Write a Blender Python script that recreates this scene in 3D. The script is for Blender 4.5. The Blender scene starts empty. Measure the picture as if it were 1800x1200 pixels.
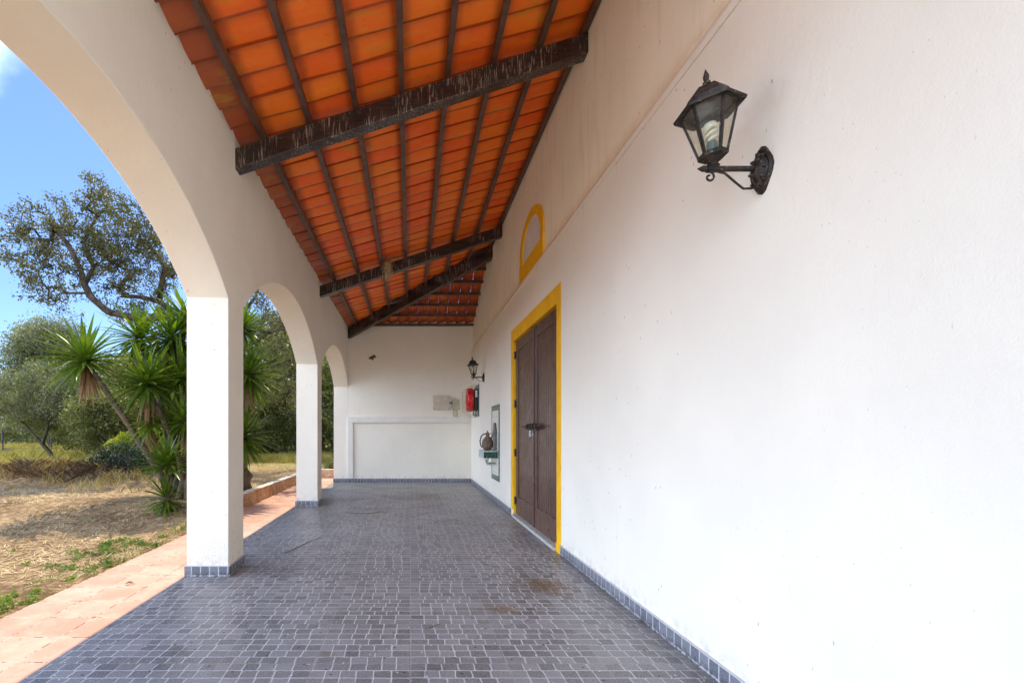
import bpy, bmesh, math, random
import numpy as np
from mathutils import Vector, Matrix, noise as mnoise
R = math.radians
random.seed(7); rng = np.random.default_rng(7)
scene = bpy.context.scene
col = scene.collection
H = 1.3                                  # eye height
SUN = Vector((-0.07, 0.50, 1.0)).normalized()

# ------------------------------------------------------------------ helpers
class MB:
    def __init__(s): s.v = []; s.f = []
    def add(s, vs, fs):
        n = len(s.v); s.v += [tuple(v) for v in vs]; s.f += [tuple(i + n for i in f) for f in fs]; return s
    def box(s, a, b, M=None):
        x0, y0, z0 = a; x1, y1, z1 = b
        vs = [(x0,y0,z0),(x1,y0,z0),(x1,y1,z0),(x0,y1,z0),(x0,y0,z1),(x1,y0,z1),(x1,y1,z1),(x0,y1,z1)]
        if M is not None: vs = [M @ Vector(v) for v in vs]
        return s.add(vs, [(0,3,2,1),(4,5,6,7),(0,1,5,4),(1,2,6,5),(2,3,7,6),(3,0,4,7)])
    def beam(s, p, q, w, h, up=(0,0,1)):
        p = Vector(p); q = Vector(q); d = (q-p).normalized(); side = d.cross(Vector(up)).normalized(); u = side.cross(d)
        vs = []
        for c in (p, q):
            for a, b in ((-1,-1),(1,-1),(1,1),(-1,1)): vs.append(c + side*a*w/2 + u*b*h/2)
        return s.add(vs, [(3,2,1,0),(4,5,6,7),(0,1,5,4),(1,2,6,5),(2,3,7,6),(3,0,4,7)])
    def tube(s, pts, rad, n=8, cap=True):
        pts = [Vector(p) for p in pts]
        if not hasattr(rad, '__len__'): rad = [rad]*len(pts)
        ref = Vector((0.31,0.17,1)).normalized(); vs = []; fs = []
        for i, p in enumerate(pts):
            d = (pts[min(i+1,len(pts)-1)] - pts[max(i-1,0)])
            d = d.normalized() if d.length > 1e-9 else Vector((0,0,1))
            a = d.cross(ref)
            if a.length < .05: a = d.cross(Vector((1,0,0)))
            a.normalize(); b = d.cross(a)
            for k in range(n):
                t = 2*math.pi*k/n; vs.append(p + (a*math.cos(t) + b*math.sin(t))*rad[i])
        for i in range(len(pts)-1):
            for k in range(n):
                fs.append((i*n+k, (i+1)*n+k, (i+1)*n+(k+1)%n, i*n+(k+1)%n))
        if cap: fs.append(tuple(range(n))); fs.append(tuple(reversed(range((len(pts)-1)*n, len(pts)*n))))
        return s.add(vs, fs)
    def lathe(s, prof, n=16, M=None, rot=0):
        vs = []; fs = []
        for r, z in prof:
            for k in range(n):
                t = 2*math.pi*k/n + rot; v = Vector((r*math.cos(t), r*math.sin(t), z)); vs.append(M @ v if M is not None else v)
        for i in range(len(prof)-1):
            for k in range(n): fs.append((i*n+k, i*n+(k+1)%n, (i+1)*n+(k+1)%n, (i+1)*n+k))
        fs.append(tuple(reversed(range(n)))); fs.append(tuple(range((len(prof)-1)*n, len(prof)*n)))
        return s.add(vs, fs)
    def prism(s, poly, axis, a, b):
        n = len(poly)
        def mk(u, v, w): return {'x':(w,u,v),'y':(u,w,v),'z':(u,v,w)}[axis]
        vs = [mk(u,v,a) for u,v in poly] + [mk(u,v,b) for u,v in poly]
        fs = [tuple(range(n)), tuple(reversed(range(n,2*n)))]
        for i in range(n): fs.append((i,(i+1)%n,n+(i+1)%n,n+i))
        return s.add(vs, fs)
    def build(s, name, mat, parent=None, bevel=0, smooth=None, loc=None):
        me = bpy.data.meshes.new(name); me.from_pydata(s.v, [], s.f)
        bm = bmesh.new(); bm.from_mesh(me); bmesh.ops.recalc_face_normals(bm, faces=bm.faces)
        if smooth:
            for f in bm.faces: f.smooth = True
            for e in bm.edges:
                if len(e.link_faces) == 2 and e.calc_face_angle(0) > R(smooth): e.smooth = False
        bm.to_mesh(me); bm.free()
        o = bpy.data.objects.new(name, me); col.objects.link(o)
        if mat: me.materials.append(mat)
        if loc: o.location = loc
        if parent: o.parent = parent
        if bevel:
            m = o.modifiers.new('bevel', 'BEVEL'); m.width = bevel; m.segments = 2; m.limit_method = 'ANGLE'; m.angle_limit = R(40)
        return o

def tag(o, label=None, cat=None, group=None, kind=None):
    if label: o['label'] = label
    if cat: o['category'] = cat
    if group: o['group'] = group
    if kind: o['kind'] = kind
    return o
def empty(name, loc=(0,0,0), rz=0):
    o = bpy.data.objects.new(name, None); o.empty_display_size = .1; o.location = loc; o.rotation_euler.z = rz
    col.objects.link(o); return o
def copy_tree(o, parent=None):
    c = o.copy(); col.objects.link(c); c.parent = parent
    for ch in list(o.children): copy_tree(ch, c)
    return c
def np_mesh(name, verts, faces, mat, parent=None, smooth=False):
    """verts Nx3 array, faces Mxk array"""
    me = bpy.data.meshes.new(name); k = faces.shape[1]
    me.vertices.add(len(verts)); me.vertices.foreach_set('co', verts.astype(np.float32).ravel())
    me.loops.add(faces.size); me.loops.foreach_set('vertex_index', faces.astype(np.int32).ravel())
    me.polygons.add(len(faces)); me.polygons.foreach_set('loop_start', np.arange(0, faces.size, k, dtype=np.int32))
    me.polygons.foreach_set('loop_total', np.full(len(faces), k, dtype=np.int32))
    if smooth: me.polygons.foreach_set('use_smooth', np.ones(len(faces), dtype=bool))
    me.update(calc_edges=True); me.validate()
    o = bpy.data.objects.new(name, me); col.objects.link(o); me.materials.append(mat)
    if parent: o.parent = parent
    return o

# ------------------------------------------------------------------ node helper
class NT:
    def __init__(s, name):
        s.m = bpy.data.materials.new(name); s.m.use_nodes = True; s.t = s.m.node_tree; s.t.nodes.clear()
        s.out = s.t.nodes.new('ShaderNodeOutputMaterial')
    def n(s, typ, **kw):
        nd = s.t.nodes.new(typ)
        for k, v in kw.items(): setattr(nd, k, v)
        return nd
    def set(s, sock, v):
        if isinstance(v, bpy.types.NodeSocket): s.t.links.new(v, sock)
        elif isinstance(v, (tuple, list)): sock.default_value = (tuple(v)+(1,))[:4] if sock.type == 'RGBA' else tuple(v)
        else: sock.default_value = v
    def math(s, op, a, b=0, c=0, clamp=False):
        nd = s.n('ShaderNodeMath', operation=op, use_clamp=clamp)
        for i, v in enumerate((a, b, c)): s.set(nd.inputs[i], v)
        return nd.outputs[0]
    def pos(s): return s.n('ShaderNodeNewGeometry').outputs['Position']
    def obj(s): return s.n('ShaderNodeTexCoord').outputs['Object']
    def sep(s, v):
        nd = s.n('ShaderNodeSeparateXYZ'); s.set(nd.inputs[0], v); return nd.outputs
    def comb(s, x, y, z):
        nd = s.n('ShaderNodeCombineXYZ')
        for i, v in enumerate((x, y, z)): s.set(nd.inputs[i], v)
        return nd.outputs[0]
    def noise(s, vec, scale, detail=3, rough=.5, stretch=None):
        if stretch:
            mp = s.n('ShaderNodeMapping'); s.set(mp.inputs[0], vec); mp.inputs['Scale'].default_value = stretch; vec = mp.outputs[0]
        nd = s.n('ShaderNodeTexNoise'); s.set(nd.inputs['Vector'], vec); nd.inputs['Scale'].default_value = scale
        nd.inputs['Detail'].default_value = detail; nd.inputs['Roughness'].default_value = rough; return nd.outputs['Fac']
    def white(s, vec):
        nd = s.n('ShaderNodeTexWhiteNoise', noise_dimensions='3D'); s.set(nd.inputs['Vector'], vec); return nd.outputs['Value']
    def voro(s, vec, scale, feature='F1', dim='3D'):
        nd = s.n('ShaderNodeTexVoronoi', feature=feature, voronoi_dimensions=dim); s.set(nd.inputs['Vector'], vec); nd.inputs['Scale'].default_value = scale
        return nd
    def ramp(s, f, a, b, lo=0., hi=1.):
        nd = s.n('ShaderNodeMapRange', interpolation_type='SMOOTHSTEP'); s.set(nd.inputs[0], f)
        for i, v in enumerate((a, b, lo, hi)): nd.inputs[i+1].default_value = v
        return nd.outputs[0]
    def mix(s, f, a, b, mode='MIX'):
        nd = s.n('ShaderNodeMix', data_type='RGBA', blend_type=mode)
        s.set(nd.inputs[0], f); s.set(nd.inputs[6], a); s.set(nd.inputs[7], b); return nd.outputs[2]
    def bump(s, h, strength=.3, dist=.01, normal=None):
        nd = s.n('ShaderNodeBump'); s.set(nd.inputs['Height'], h); nd.inputs['Strength'].default_value = strength; nd.inputs['Distance'].default_value = dist
        if normal: s.set(nd.inputs['Normal'], normal)
        return nd.outputs[0]
    def bsdf(s, color, rough=.6, normal=None, spec=.5, metal=0, **kw):
        nd = s.n('ShaderNodeBsdfPrincipled'); s.set(nd.inputs['Base Color'], color); s.set(nd.inputs['Roughness'], rough)
        nd.inputs['Specular IOR Level'].default_value = spec; nd.inputs['Metallic'].default_value = metal
        if normal: s.set(nd.inputs['Normal'], normal)
        for k, v in kw.items(): s.set(nd.inputs[k.replace('_', ' ')], v)
        s.t.links.new(nd.outputs[0], s.out.inputs[0]); return nd.outputs[0]

def simple(name, c, rough=.6, var=.25, scale=20, metal=0, spec=.5, bump=.15, coord='obj'):
    m = NT(name); p = m.obj() if coord == 'obj' else m.pos()
    f = m.noise(p, scale, 5, .6); dark = tuple(x*(1-var) for x in c); lite = tuple(min(1, x*(1+var)) for x in c)
    m.bsdf(m.mix(m.ramp(f, .3, .7), dark, lite), m.ramp(m.noise(p, scale*2), .3, .7, max(rough-.1, .05), min(rough+.1, 1)), m.bump(m.noise(p, scale*6, 4), bump, .004), spec, metal)
    return m.m

def mat_plaster(name, base=(.935,.866,.722), grime=True, ledge=None):
    m = NT(name); p = m.pos(); x, y, z = m.sep(p)
    c = m.mix(m.ramp(m.noise(p, 1.3, 4), .35, .7), tuple(v*.95 for v in base), base)
    # faint vertical streaks
    st = m.ramp(m.noise(p, 1.0, 5, .6, (9,9,.6)), .58, .75)
    st = m.math('MULTIPLY', st, m.ramp(m.noise(p, .8, 2), .45, .65))
    c = m.mix(m.math('MULTIPLY', st, .10), c, (.55,.44,.28))
    # thin dark runs and specks
    xy = m.math('ADD', x, y)
    v = m.voro(m.comb(xy, m.math('MULTIPLY', z, .30), 0), 11, dim='2D')
    gate = m.math('MULTIPLY', m.ramp(m.white(v.outputs['Position']), .66, .68), m.ramp(m.noise(p, .9, 2), .36, .56))
    sp = m.math('MULTIPLY', m.ramp(v.outputs['Distance'], .014, .042, 1, 0), gate)
    v2 = m.voro(m.comb(xy, m.math('MULTIPLY', z, .7), 0), 26, dim='2D'); g2 = m.math('MULTIPLY', m.ramp(m.white(v2.outputs['Position']), .90, .91), m.ramp(m.noise(p, .7, 2), .45, .62))
    sp2 = m.math('MULTIPLY', m.ramp(v2.outputs['Distance'], .03, .085, 1, 0), g2)
    c = m.mix(m.math('MULTIPLY', sp, .9), c, (.22,.13,.08)); c = m.mix(m.math('MULTIPLY', sp2, .45), c, (.3,.22,.16))
    # dirt splashed near the ground
    low = m.math('MULTIPLY', m.ramp(z, .1, .75, 1, 0), m.ramp(m.noise(p, 90, 3, .7), .56, .66))
    c = m.mix(m.math('MULTIPLY', low, .5 if not ledge else .12), c, (.16,.13,.11))
    vl = m.math('MULTIPLY', m.ramp(z, .08, .22, 1, 0), m.ramp(m.noise(p, 14, 4), .42, .7))
    c = m.mix(m.math('MULTIPLY', vl, .35), c, (.35,.28,.22))
    if ledge:
        band = m.math('MULTIPLY', m.ramp(z, ledge-.02, ledge+.16, 1, 0), m.ramp(z, ledge-.03, ledge+.02))
        band = m.math('MULTIPLY', band, m.ramp(m.noise(p, 5, 4, .6, (1,1,3)), .25, .6))
        c = m.mix(m.math('MULTIPLY', band, .55), c, (.66,.43,.16))
        below = m.math('MULTIPLY', m.ramp(z, ledge-.35, ledge), m.ramp(m.noise(p, 1.4, 4, .6, (6,6,.8)), .5, .75))
        c = m.mix(m.math('MULTIPLY', below, .22), c, (.55,.38,.2))
    h = m.math('ADD', m.math('MULTIPLY', m.noise(p, 6, 5, .55, (1,1,.6)), .9), m.math('MULTIPLY', m.noise(p, 130, 3, .6), .22))
    m.bsdf(c, .75, m.bump(h, .42, .012), .25)
    return m.m

M = {}
M['plaster'] = mat_plaster('plaster')
M['plaster_house'] = mat_plaster('plaster_house', (.86,.80,.68), ledge=3.52)
M['plaster_upper_lit'] = mat_plaster('plaster_upper_lit', (.945,.875,.69), ledge=3.54)  # lighter, warmer plaster copy; bright light on the upper wall put into its colour
def mat_yellow():
    m = NT('yellow_paint'); p = m.pos()
    c = m.mix(m.ramp(m.noise(p, 6, 5), .3, .7), (.82,.42,.008), (.90,.50,.010))
    chip = m.ramp(m.noise(p, 38, 5, .7), .66, .70)
    c = m.mix(m.math('MULTIPLY', chip, .8), c, (.7,.62,.5))
    m.bsdf(c, .6, m.bump(m.noise(p, 110, 3), .3, .006), .3); return m.m
M['yellow'] = mat_yellow()

def cobble(name, vertical=False):
    m = NT(name); p = m.pos(); x, y, z = m.sep(p)
    px, py = x, y
    wob = m.math('MULTIPLY', m.math('SUBTRACT', m.noise(p, 11, 2), .5), .014)
    wob2 = m.math('MULTIPLY', m.math('SUBTRACT', m.noise(p, 13, 2, .5, (1,1.3,1)), .5), .03)
    yy = m.math('ADD', m.math('SUBTRACT', py, 2.62), wob)
    r = m.math('DIVIDE', yy, .0775); row = m.math('FLOOR', r); fr = m.math('FRACT', r)
    dy = m.math('MULTIPLY', m.math('MINIMUM', fr, m.math('SUBTRACT', 1, fr)), .0775)
    tx = m.math('DIVIDE', px, .543); tf = m.math('FRACT', tx); ti = m.math('FLOOR', tx)
    w = m.math('SUBTRACT', m.white(m.comb(row, m.math('ADD', ti, .5), 3.3)), .5)
    fade = m.math('MULTIPLY', m.math('SINE', m.math('MULTIPLY', tf, math.pi)), .95)
    u = m.math('ADD', m.math('MULTIPLY', tf, 6), m.math('MULTIPLY', w, fade))
    u = m.math('ADD', u, m.math('MULTIPLY', wob2, m.math('MULTIPLY', m.math('SINE', m.math('MULTIPLY', tf, math.pi)), 6)))
    cu = m.math('FLOOR', u); fu = m.math('FRACT', u)
    dx = m.math('MULTIPLY', m.math('MINIMUM', fu, m.math('SUBTRACT', 1, fu)), .0905)
    # rounded corners: smooth minimum
    d = m.n('ShaderNodeMath', operation='SMOOTH_MIN'); m.set(d.inputs[0], dx); m.set(d.inputs[1], dy); d.inputs[2].default_value = .012
    d = d.outputs[0]
    d = m.math('ADD', d, m.math('MULTIPLY', m.math('SUBTRACT', m.noise(p, 60, 2), .5), .0035))
    stone = m.ramp(m.math('ADD', d, m.math('MULTIPLY', m.math('SUBTRACT', m.noise(p, 5, 4, .6), .5), .004)), .0008, .0058)
    cell = m.white(m.comb(cu, row, ti))
    base = m.mix(cell, (.078,.071,.076), (.225,.208,.212))
    gr = m.noise(p, 150, 4, .75); base = m.mix(m.ramp(gr, .48, .64), base, (.44,.41,.38))
    base = m.mix(m.math('MULTIPLY', m.ramp(m.noise(p, 170, 3, .7, (1,1.01,1)), .54, .64), .75), base, (.02,.02,.025))
    grout = m.mix(m.noise(p, 30), (.36,.335,.345), (.66,.62,.62))
    c = m.mix(stone, grout, base)
    # straight joints between the big tiles
    e = m.math('MULTIPLY', m.math('MINIMUM', tf, m.math('SUBTRACT', 1, tf)), .543)
    ty = m.math('FRACT', m.math('DIVIDE', m.math('SUBTRACT', py, 2.62), .5425))
    e2 = m.math('MULTIPLY', m.math('MINIMUM', ty, m.math('SUBTRACT', 1, ty)), .5425)
    jl = m.ramp(m.math('MINIMUM', e, e2), .0016, .0034, 1, 0)
    c = m.mix(m.math('MULTIPLY', jl, .85), c, (.12,.10,.10))
    # dust and dirt
    du = m.ramp(m.noise(p, 1.7, 5, .6), .4, .75)
    c = m.mix(m.math('MULTIPLY', du, .38), c, (.33,.30,.28))
    dk = m.ramp(m.noise(p, 3.1, 5, .65), .55, .8); c = m.mix(m.math('MULTIPLY', dk, .6), c, (.05,.045,.042))
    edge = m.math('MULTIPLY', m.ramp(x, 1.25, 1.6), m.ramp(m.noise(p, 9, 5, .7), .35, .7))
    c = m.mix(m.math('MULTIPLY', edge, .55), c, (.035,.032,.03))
    for (cx, cy, rr, am) in ((1.14, 3.95, .24, .65), (.67, 3.42, .13, .5), (.27, 9.6, .6, .5), (-.5, 2.75, .08, .3)):
        dd = m.n('ShaderNodeVectorMath', operation='DISTANCE'); m.set(dd.inputs[0], m.comb(x, y, 0)); m.set(dd.inputs[1], (cx, cy, 0))
        q = m.math('ADD', dd.outputs['Value'], m.math('MULTIPLY', m.math('SUBTRACT', m.noise(p, 12, 5, .7), .5), rr*1.6))
        c = m.mix(m.math('MULTIPLY', m.ramp(q, rr*.05, rr, 1, 0), am), c, (.15,.085,.035))
    # bird-lime specks
    v = m.voro(m.comb(x, y, 0), 9, dim='2D'); g = m.ramp(m.white(v.outputs['Position']), .8, .81)
    c = m.mix(m.math('MULTIPLY', m.ramp(v.outputs['Distance'], .03, .055, 1, 0), g), c, (.7,.7,.66))
    v = m.voro(m.comb(y, x, 0), 6.3, dim='2D'); g = m.ramp(m.white(v.outputs['Position']), .6, .61)
    c = m.mix(m.math('MULTIPLY', m.ramp(v.outputs['Distance'], .03, .06, 1, 0), g), c, (.02,.016,.012))
    v = m.voro(m.comb(x, y, 0), 22, dim='2D'); g = m.ramp(m.white(v.outputs['Position']), .80, .81)
    c = m.mix(m.math('MULTIPLY', m.math('MULTIPLY', m.ramp(v.outputs['Distance'], .05, .10, 1, 0), g), .8), c, (.03,.022,.016))
    hh = m.math('ADD', m.math('MULTIPLY', stone, .8), m.math('MULTIPLY', gr, .35))
    rgh = m.math('ADD', .30, m.math('ADD', m.math('MULTIPLY', du, .25), m.math('MULTIPLY', gr, .12)))
    m.bsdf(c, rgh, m.bump(hh, .55, .003), .5); return m.m
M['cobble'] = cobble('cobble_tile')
def mat_skirting():
    m = NT('skirting_tile'); p = m.pos(); x, y, z = m.sep(p)
    s = m.math('DIVIDE', m.math('ADD', m.math('ADD', x, y), m.math('MULTIPLY', m.math('SUBTRACT', m.noise(p, 11, 2), .5), .012)), .082)
    f = m.math('FRACT', s); c_ = m.math('FLOOR', s)
    d = m.math('MULTIPLY', m.math('MINIMUM', f, m.math('SUBTRACT', 1, f)), .082)
    d = m.math('MINIMUM', d, m.math('MINIMUM', m.math('SUBTRACT', .098, z), m.math('ABSOLUTE', m.math('SUBTRACT', z, .012))))
    st = m.ramp(d, .002, .007)
    base = m.mix(m.white(m.comb(c_, 0, 0)), (.11,.115,.135), (.20,.20,.215))
    gr = m.noise(p, 240, 3, .7); base = m.mix(m.ramp(gr, .45, .7), base, (.27,.28,.32))
    c = m.mix(st, (.50,.49,.50), base)
    dirt = m.math('MULTIPLY', m.ramp(z, .0, .07, 1, 0), m.ramp(m.noise(p, 35, 4, .7), .42, .58))
    c = m.mix(m.math('MULTIPLY', dirt, .8), c, (.025,.022,.02))
    m.bsdf(c, .5, m.bump(m.math('ADD', st, m.math('MULTIPLY', gr, .3)), .5, .003), .5); return m.m
M['skirt'] = mat_skirting()

def mat_terracotta_floor():
    m = NT('terracotta_floor'); p = m.pos(); x, y, z = m.sep(p)
    wob = m.math('MULTIPLY', m.math('SUBTRACT', m.noise(p, 6, 3), .5), .012)
    a = m.math('DIVIDE', m.math('ADD', m.math('ADD', x, 2.88), wob), .32); b = m.math('DIVIDE', m.math('ADD', m.math('SUBTRACT', y, 2.645), wob), .322)
    fa = m.math('FRACT', a); fb = m.math('FRACT', b)
    d = m.math('MULTIPLY', m.math('MINIMUM', m.math('MINIMUM', fa, m.math('SUBTRACT', 1, fa)), m.math('MINIMUM', fb, m.math('SUBTRACT', 1, fb))), .32)
    t = m.ramp(d, .002, .0055)
    cell = m.white(m.comb(m.math('FLOOR', a), m.math('FLOOR', b), 1))
    c = m.mix(cell, (.48,.255,.175), (.57,.325,.235))
    c = m.mix(m.math('MULTIPLY', m.ramp(m.noise(p, 4, 5, .65), .4, .7), .5), c, (.70,.46,.35))
    c = m.mix(m.math('MULTIPLY', m.ramp(m.noise(p, 60, 4, .7), .55, .72), .35), c, (.38,.18,.12))
    g = m.mix(m.ramp(m.noise(p, 9, 4, .7), .46, .56), (.62,.45,.36), (.05,.04,.025))
    c = m.mix(t, g, c)
    m.bsdf(c, .7, m.bump(m.math('ADD', t, m.math('MULTIPLY', m.noise(p, 80, 4), .2)), .6, .004), .3); return m.m
M['terracotta'] = mat_terracotta_floor()

def mat_rooftile(name, swap=False):
    m = NT(name); p = m.pos(); x, y, z = m.sep(p)
    if swap: a, b = m.math('DIVIDE', m.math('SUBTRACT', x, 1.70), .25), m.math('DIVIDE', m.math('SUBTRACT', y, 12.275), .403)
    else: a, b = m.math('DIVIDE', m.math('SUBTRACT', y, TY0), .252), m.math('DIVIDE', m.math('ADD', x, 1.387), .4353)
    cell = m.white(m.comb(m.math('FLOOR', a), m.math('FLOOR', b), 2.5))
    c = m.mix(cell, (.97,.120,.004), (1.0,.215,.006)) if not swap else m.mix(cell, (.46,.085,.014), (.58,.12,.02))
    c = m.mix(m.math('MULTIPLY', m.ramp(m.noise(p, 7, 5, .6, (.5,2,1) if not swap else (2,.5,1)), .45, .75), .45), c, (1.0,.30,.03))
    c = m.mix(m.math('MULTIPLY', m.ramp(m.noise(p, 16, 5, .7), .55, .75), .45), c, (.62,.10,.010))
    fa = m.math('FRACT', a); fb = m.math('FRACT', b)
    j = m.ramp(m.math('MINIMUM', fa, m.math('SUBTRACT', 1, fa)), .012, .075, 1, 0); c = m.mix(m.math('MULTIPLY', j, .62), c, (.13,.022,.006))  # overlap shadow at the tile joints, painted into the colour
    j = m.ramp(m.math('MINIMUM', fb, m.math('SUBTRACT', 1, fb)), .06, .26, 1, 0); c = m.mix(m.math('MULTIPLY', j, .5), c, (.20,.035,.008))  # shade beside the purlins, painted into the tile colour
    c = m.mix(m.math('MULTIPLY', m.ramp(fa, .0, .38, 1, 0), .42), c, (.30,.035,.004))  # shading of each tile's curve painted in, fading from the joint
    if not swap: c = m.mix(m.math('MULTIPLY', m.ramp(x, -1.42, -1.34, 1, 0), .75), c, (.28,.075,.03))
    # algae and lichen
    alg = m.math('MULTIPLY', m.ramp(m.noise(p, 1.15, 3), .54, .66), m.ramp(m.noise(p, 9, 4, .6, (.6,2,1)), .42, .64))
    c = m.mix(m.math('MULTIPLY', alg, .42), c, (.50,.36,.02))
    m.bsdf(c, m.ramp(m.noise(p, 14), .3, .7, .38, .6), m.bump(m.noise(p, 60, 4, .6), .35, .004), .5); return m.m
TY0 = 3.243
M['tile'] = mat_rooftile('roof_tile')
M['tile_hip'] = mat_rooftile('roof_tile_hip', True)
M['tile_pale'] = simple('roof_tile_nib', (.62,.30,.16), .7)

def mat_beam():
    m = NT('painted_beam'); p = m.pos(); x, y, z = m.sep(p)
    c = m.mix(m.ramp(m.noise(p, 5, 5, .6, (1,1,8)), .35, .7), (.022,.011,.008), (.055,.028,.020))
    streak = m.ramp(m.noise(p, 1, 3, .6, (75,75,6.5)), .54, .62)
    patch = m.ramp(m.noise(p, 3.2, 2, .5, (1,1,.3)), .38, .52)
    c = m.mix(m.math('MULTIPLY', m.math('MULTIPLY', streak, patch), .62), c, (.42,.36,.29))
    sp = m.ramp(m.noise(p, 55, 3, .7), .66, .70); c = m.mix(m.math('MULTIPLY', sp, .6), c, (.45,.36,.28)); 
    m.bsdf(c, m.ramp(m.noise(p, 9), .3, .7, .28, .5), m.bump(m.noise(p, 12, 5, .6, (1,1,5)), .5, .004), .5); return m.m
M['beam'] = mat_beam()
M['purlin'] = simple('painted_purlin', (.10,.050,.032), .45, .35, 9, coord='pos', bump=.4)
def mat_door():
    m = NT('door_paint'); p = m.pos()
    c = m.mix(m.ramp(m.noise(p, 3, 4), .3, .7), (.090,.046,.032), (.120,.064,.045))
    c = m.mix(m.math('MULTIPLY', m.ramp(m.noise(p, 50, 5, .7), .6, .7), .3), c, (.16,.12,.1))
    m.bsdf(c, m.ramp(m.noise(p, 6, 4), .3, .7, .26, .40), m.bump(m.noise(p, 18, 4, .6, (1,1,.15)), .3, .003), .55); return m.m
M['door'] = mat_door()
M['door_iron'] = simple('dark_iron', (.035,.022,.018), .45, .4, 60, .4)
M['stone_sill'] = simple('pale_stone', (.62,.60,.54), .6, .15, 18, coord='pos')
M['trim_grey'] = simple('worn_threshold', (.42,.40,.36), .7, .25, 18, coord='pos')
M['pane'] = simple('blind_panel', (.74,.71,.67), .6, .08, 5, coord='pos')
M['trunking'] = simple('white_trunking', (.80,.755,.66), .4, .04, 6)
M['box'] = simple('aged_plastic', (.62,.53,.40), .5, .12, 8)
M['box2'] = simple('aged_plastic_olive', (.50,.45,.30), .5, .12, 8)
M['black'] = simple('black_rubber', (.02,.02,.02), .5)
M['red'] = simple('red_enamel', (.62,.012,.015), .3, .15, 8)
M['label'] = simple('paper_label', (.75,.74,.70), .6, .05)
M['darkgreen'] = simple('dark_green_glaze', (.012,.060,.038), .22, .4, 12)
M['marble'] = simple('grey_marble', (.42,.46,.45), .35, .3, 14)
M['steel'] = simple('chrome_pipe', (.62,.62,.60), .25, .1, 20, 1.0)
M['slate'] = simple('slate_plaque', (.045,.055,.062), .35, .6, 30)
M['clay'] = simple('old_clay', (.15,.095,.062), .75, .45, 16)
M['nest'] = simple('dried_mud', (.11,.065,.035), .9, .4, 40)
M['soffit_clip'] = M['tile_pale']

def mat_lantern():
    m = NT('lantern_metal'); p = m.obj()
    c = m.mix(m.ramp(m.noise(p, 22, 5, .6), .35, .7), (.014,.011,.009), (.050,.032,.020))
    c = m.mix(m.math('MULTIPLY', m.ramp(m.noise(p, 60, 5, .7), .6, .68), .7), c, (.42,.38,.30))
    m.bsdf(c, m.ramp(m.noise(p, 30), .3, .7, .35, .7), m.bump(m.noise(p, 60, 4), .5, .004), .5, .35); return m.m
M['lantern'] = mat_lantern()
def mat_glass(name, tint, alpha_lo, alpha_hi, rough=.12):
    m = NT(name); p = m.obj()
    tr = m.n('ShaderNodeBsdfTransparent'); m.set(tr.inputs[0], tint)
    pr = m.n('ShaderNodeBsdfPrincipled'); m.set(pr.inputs['Base Color'], (.42,.40,.33)); pr.inputs['Roughness'].default_value = rough
    mx = m.n('ShaderNodeMixShader'); m.set(mx.inputs[0], m.ramp(m.noise(p, 14, 4), .3, .75, alpha_lo, alpha_hi))
    m.t.links.new(tr.outputs[0], mx.inputs[1]); m.t.links.new(pr.outputs[0], mx.inputs[2]); m.t.links.new(mx.outputs[0], m.out.inputs[0]); return m.m
M['glass'] = mat_glass('dusty_glass', (.92,.92,.86), .06, .24)
M['plastic'] = mat_glass('clear_plastic', (.93,.93,.90), .04, .16)
M['bulb'] = simple('bulb_glass', (.85,.83,.68), .25, .05)
M['bulb_base'] = simple('bulb_base', (.10,.16,.15), .4, .1)

def mat_leaf(name, a, b, trans=.45, rough=.4, spec=.5):
    m = NT(name); p = m.obj()
    f = m.ramp(m.noise(p, 1.6, 3), .35, .65); w = m.white(m.comb(*[m.math('FLOOR', m.math('MULTIPLY', q, 9)) for q in m.sep(p)]))
    c = m.mix(m.math('ADD', m.math('MULTIPLY', f, .5), m.math('MULTIPLY', w, .5)), a, b)
    pr = m.n('ShaderNodeBsdfPrincipled'); m.set(pr.inputs['Base Color'], c); pr.inputs['Roughness'].default_value = rough; pr.inputs['Specular IOR Level'].default_value = spec
    tl = m.n('ShaderNodeBsdfTranslucent'); m.set(tl.inputs[0], m.mix(1.0, c, (1.6,1.5,.7), 'MULTIPLY'))
    mx = m.n('ShaderNodeMixShader'); mx.inputs[0].default_value = trans
    m.t.links.new(pr.outputs[0], mx.inputs[1]); m.t.links.new(tl.outputs[0], mx.inputs[2]); m.t.links.new(mx.outputs[0], m.out.inputs[0]); return m.m
M['oak_leaf'] = mat_leaf('oak_leaf', (.035,.040,.014), (.17,.165,.055))
M['olive_leaf'] = mat_leaf('olive_leaf', (.040,.052,.024), (.25,.27,.145))
M['back_leaf'] = mat_leaf('back_leaf', (.032,.045,.014), (.24,.26,.080))
M['yellow_leaf'] = mat_leaf('yellow_leaf', (.09,.14,.012), (.42,.42,.03), .45)
M['dark_leaf'] = mat_leaf('dark_leaf', (.018,.030,.012), (.06,.085,.03), .2)
M['yucca'] = mat_leaf('yucca_leaf', (.036,.078,.008), (.14,.22,.018), .35, .32)
M['yucca_dead'] = mat_leaf('yucca_dead_leaf', (.16,.09,.035), (.34,.21,.10), .2, .7)
M['weed'] = mat_leaf('weed_leaf', (.06,.12,.012), (.20,.28,.035), .4)
M['dry_grass'] = mat_leaf('dry_grass', (.30,.22,.07), (.60,.46,.19), .35, .7)
M['field_grass'] = mat_leaf('field_grass', (.26,.24,.05), (.60,.50,.17), .4, .7)
M['straw'] = mat_leaf('straw', (.30,.19,.08), (.78,.60,.34), .1, .7)
M['brush'] = mat_leaf('dry_brush', (.05,.026,.015), (.26,.15,.08), .1, .8)
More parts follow.
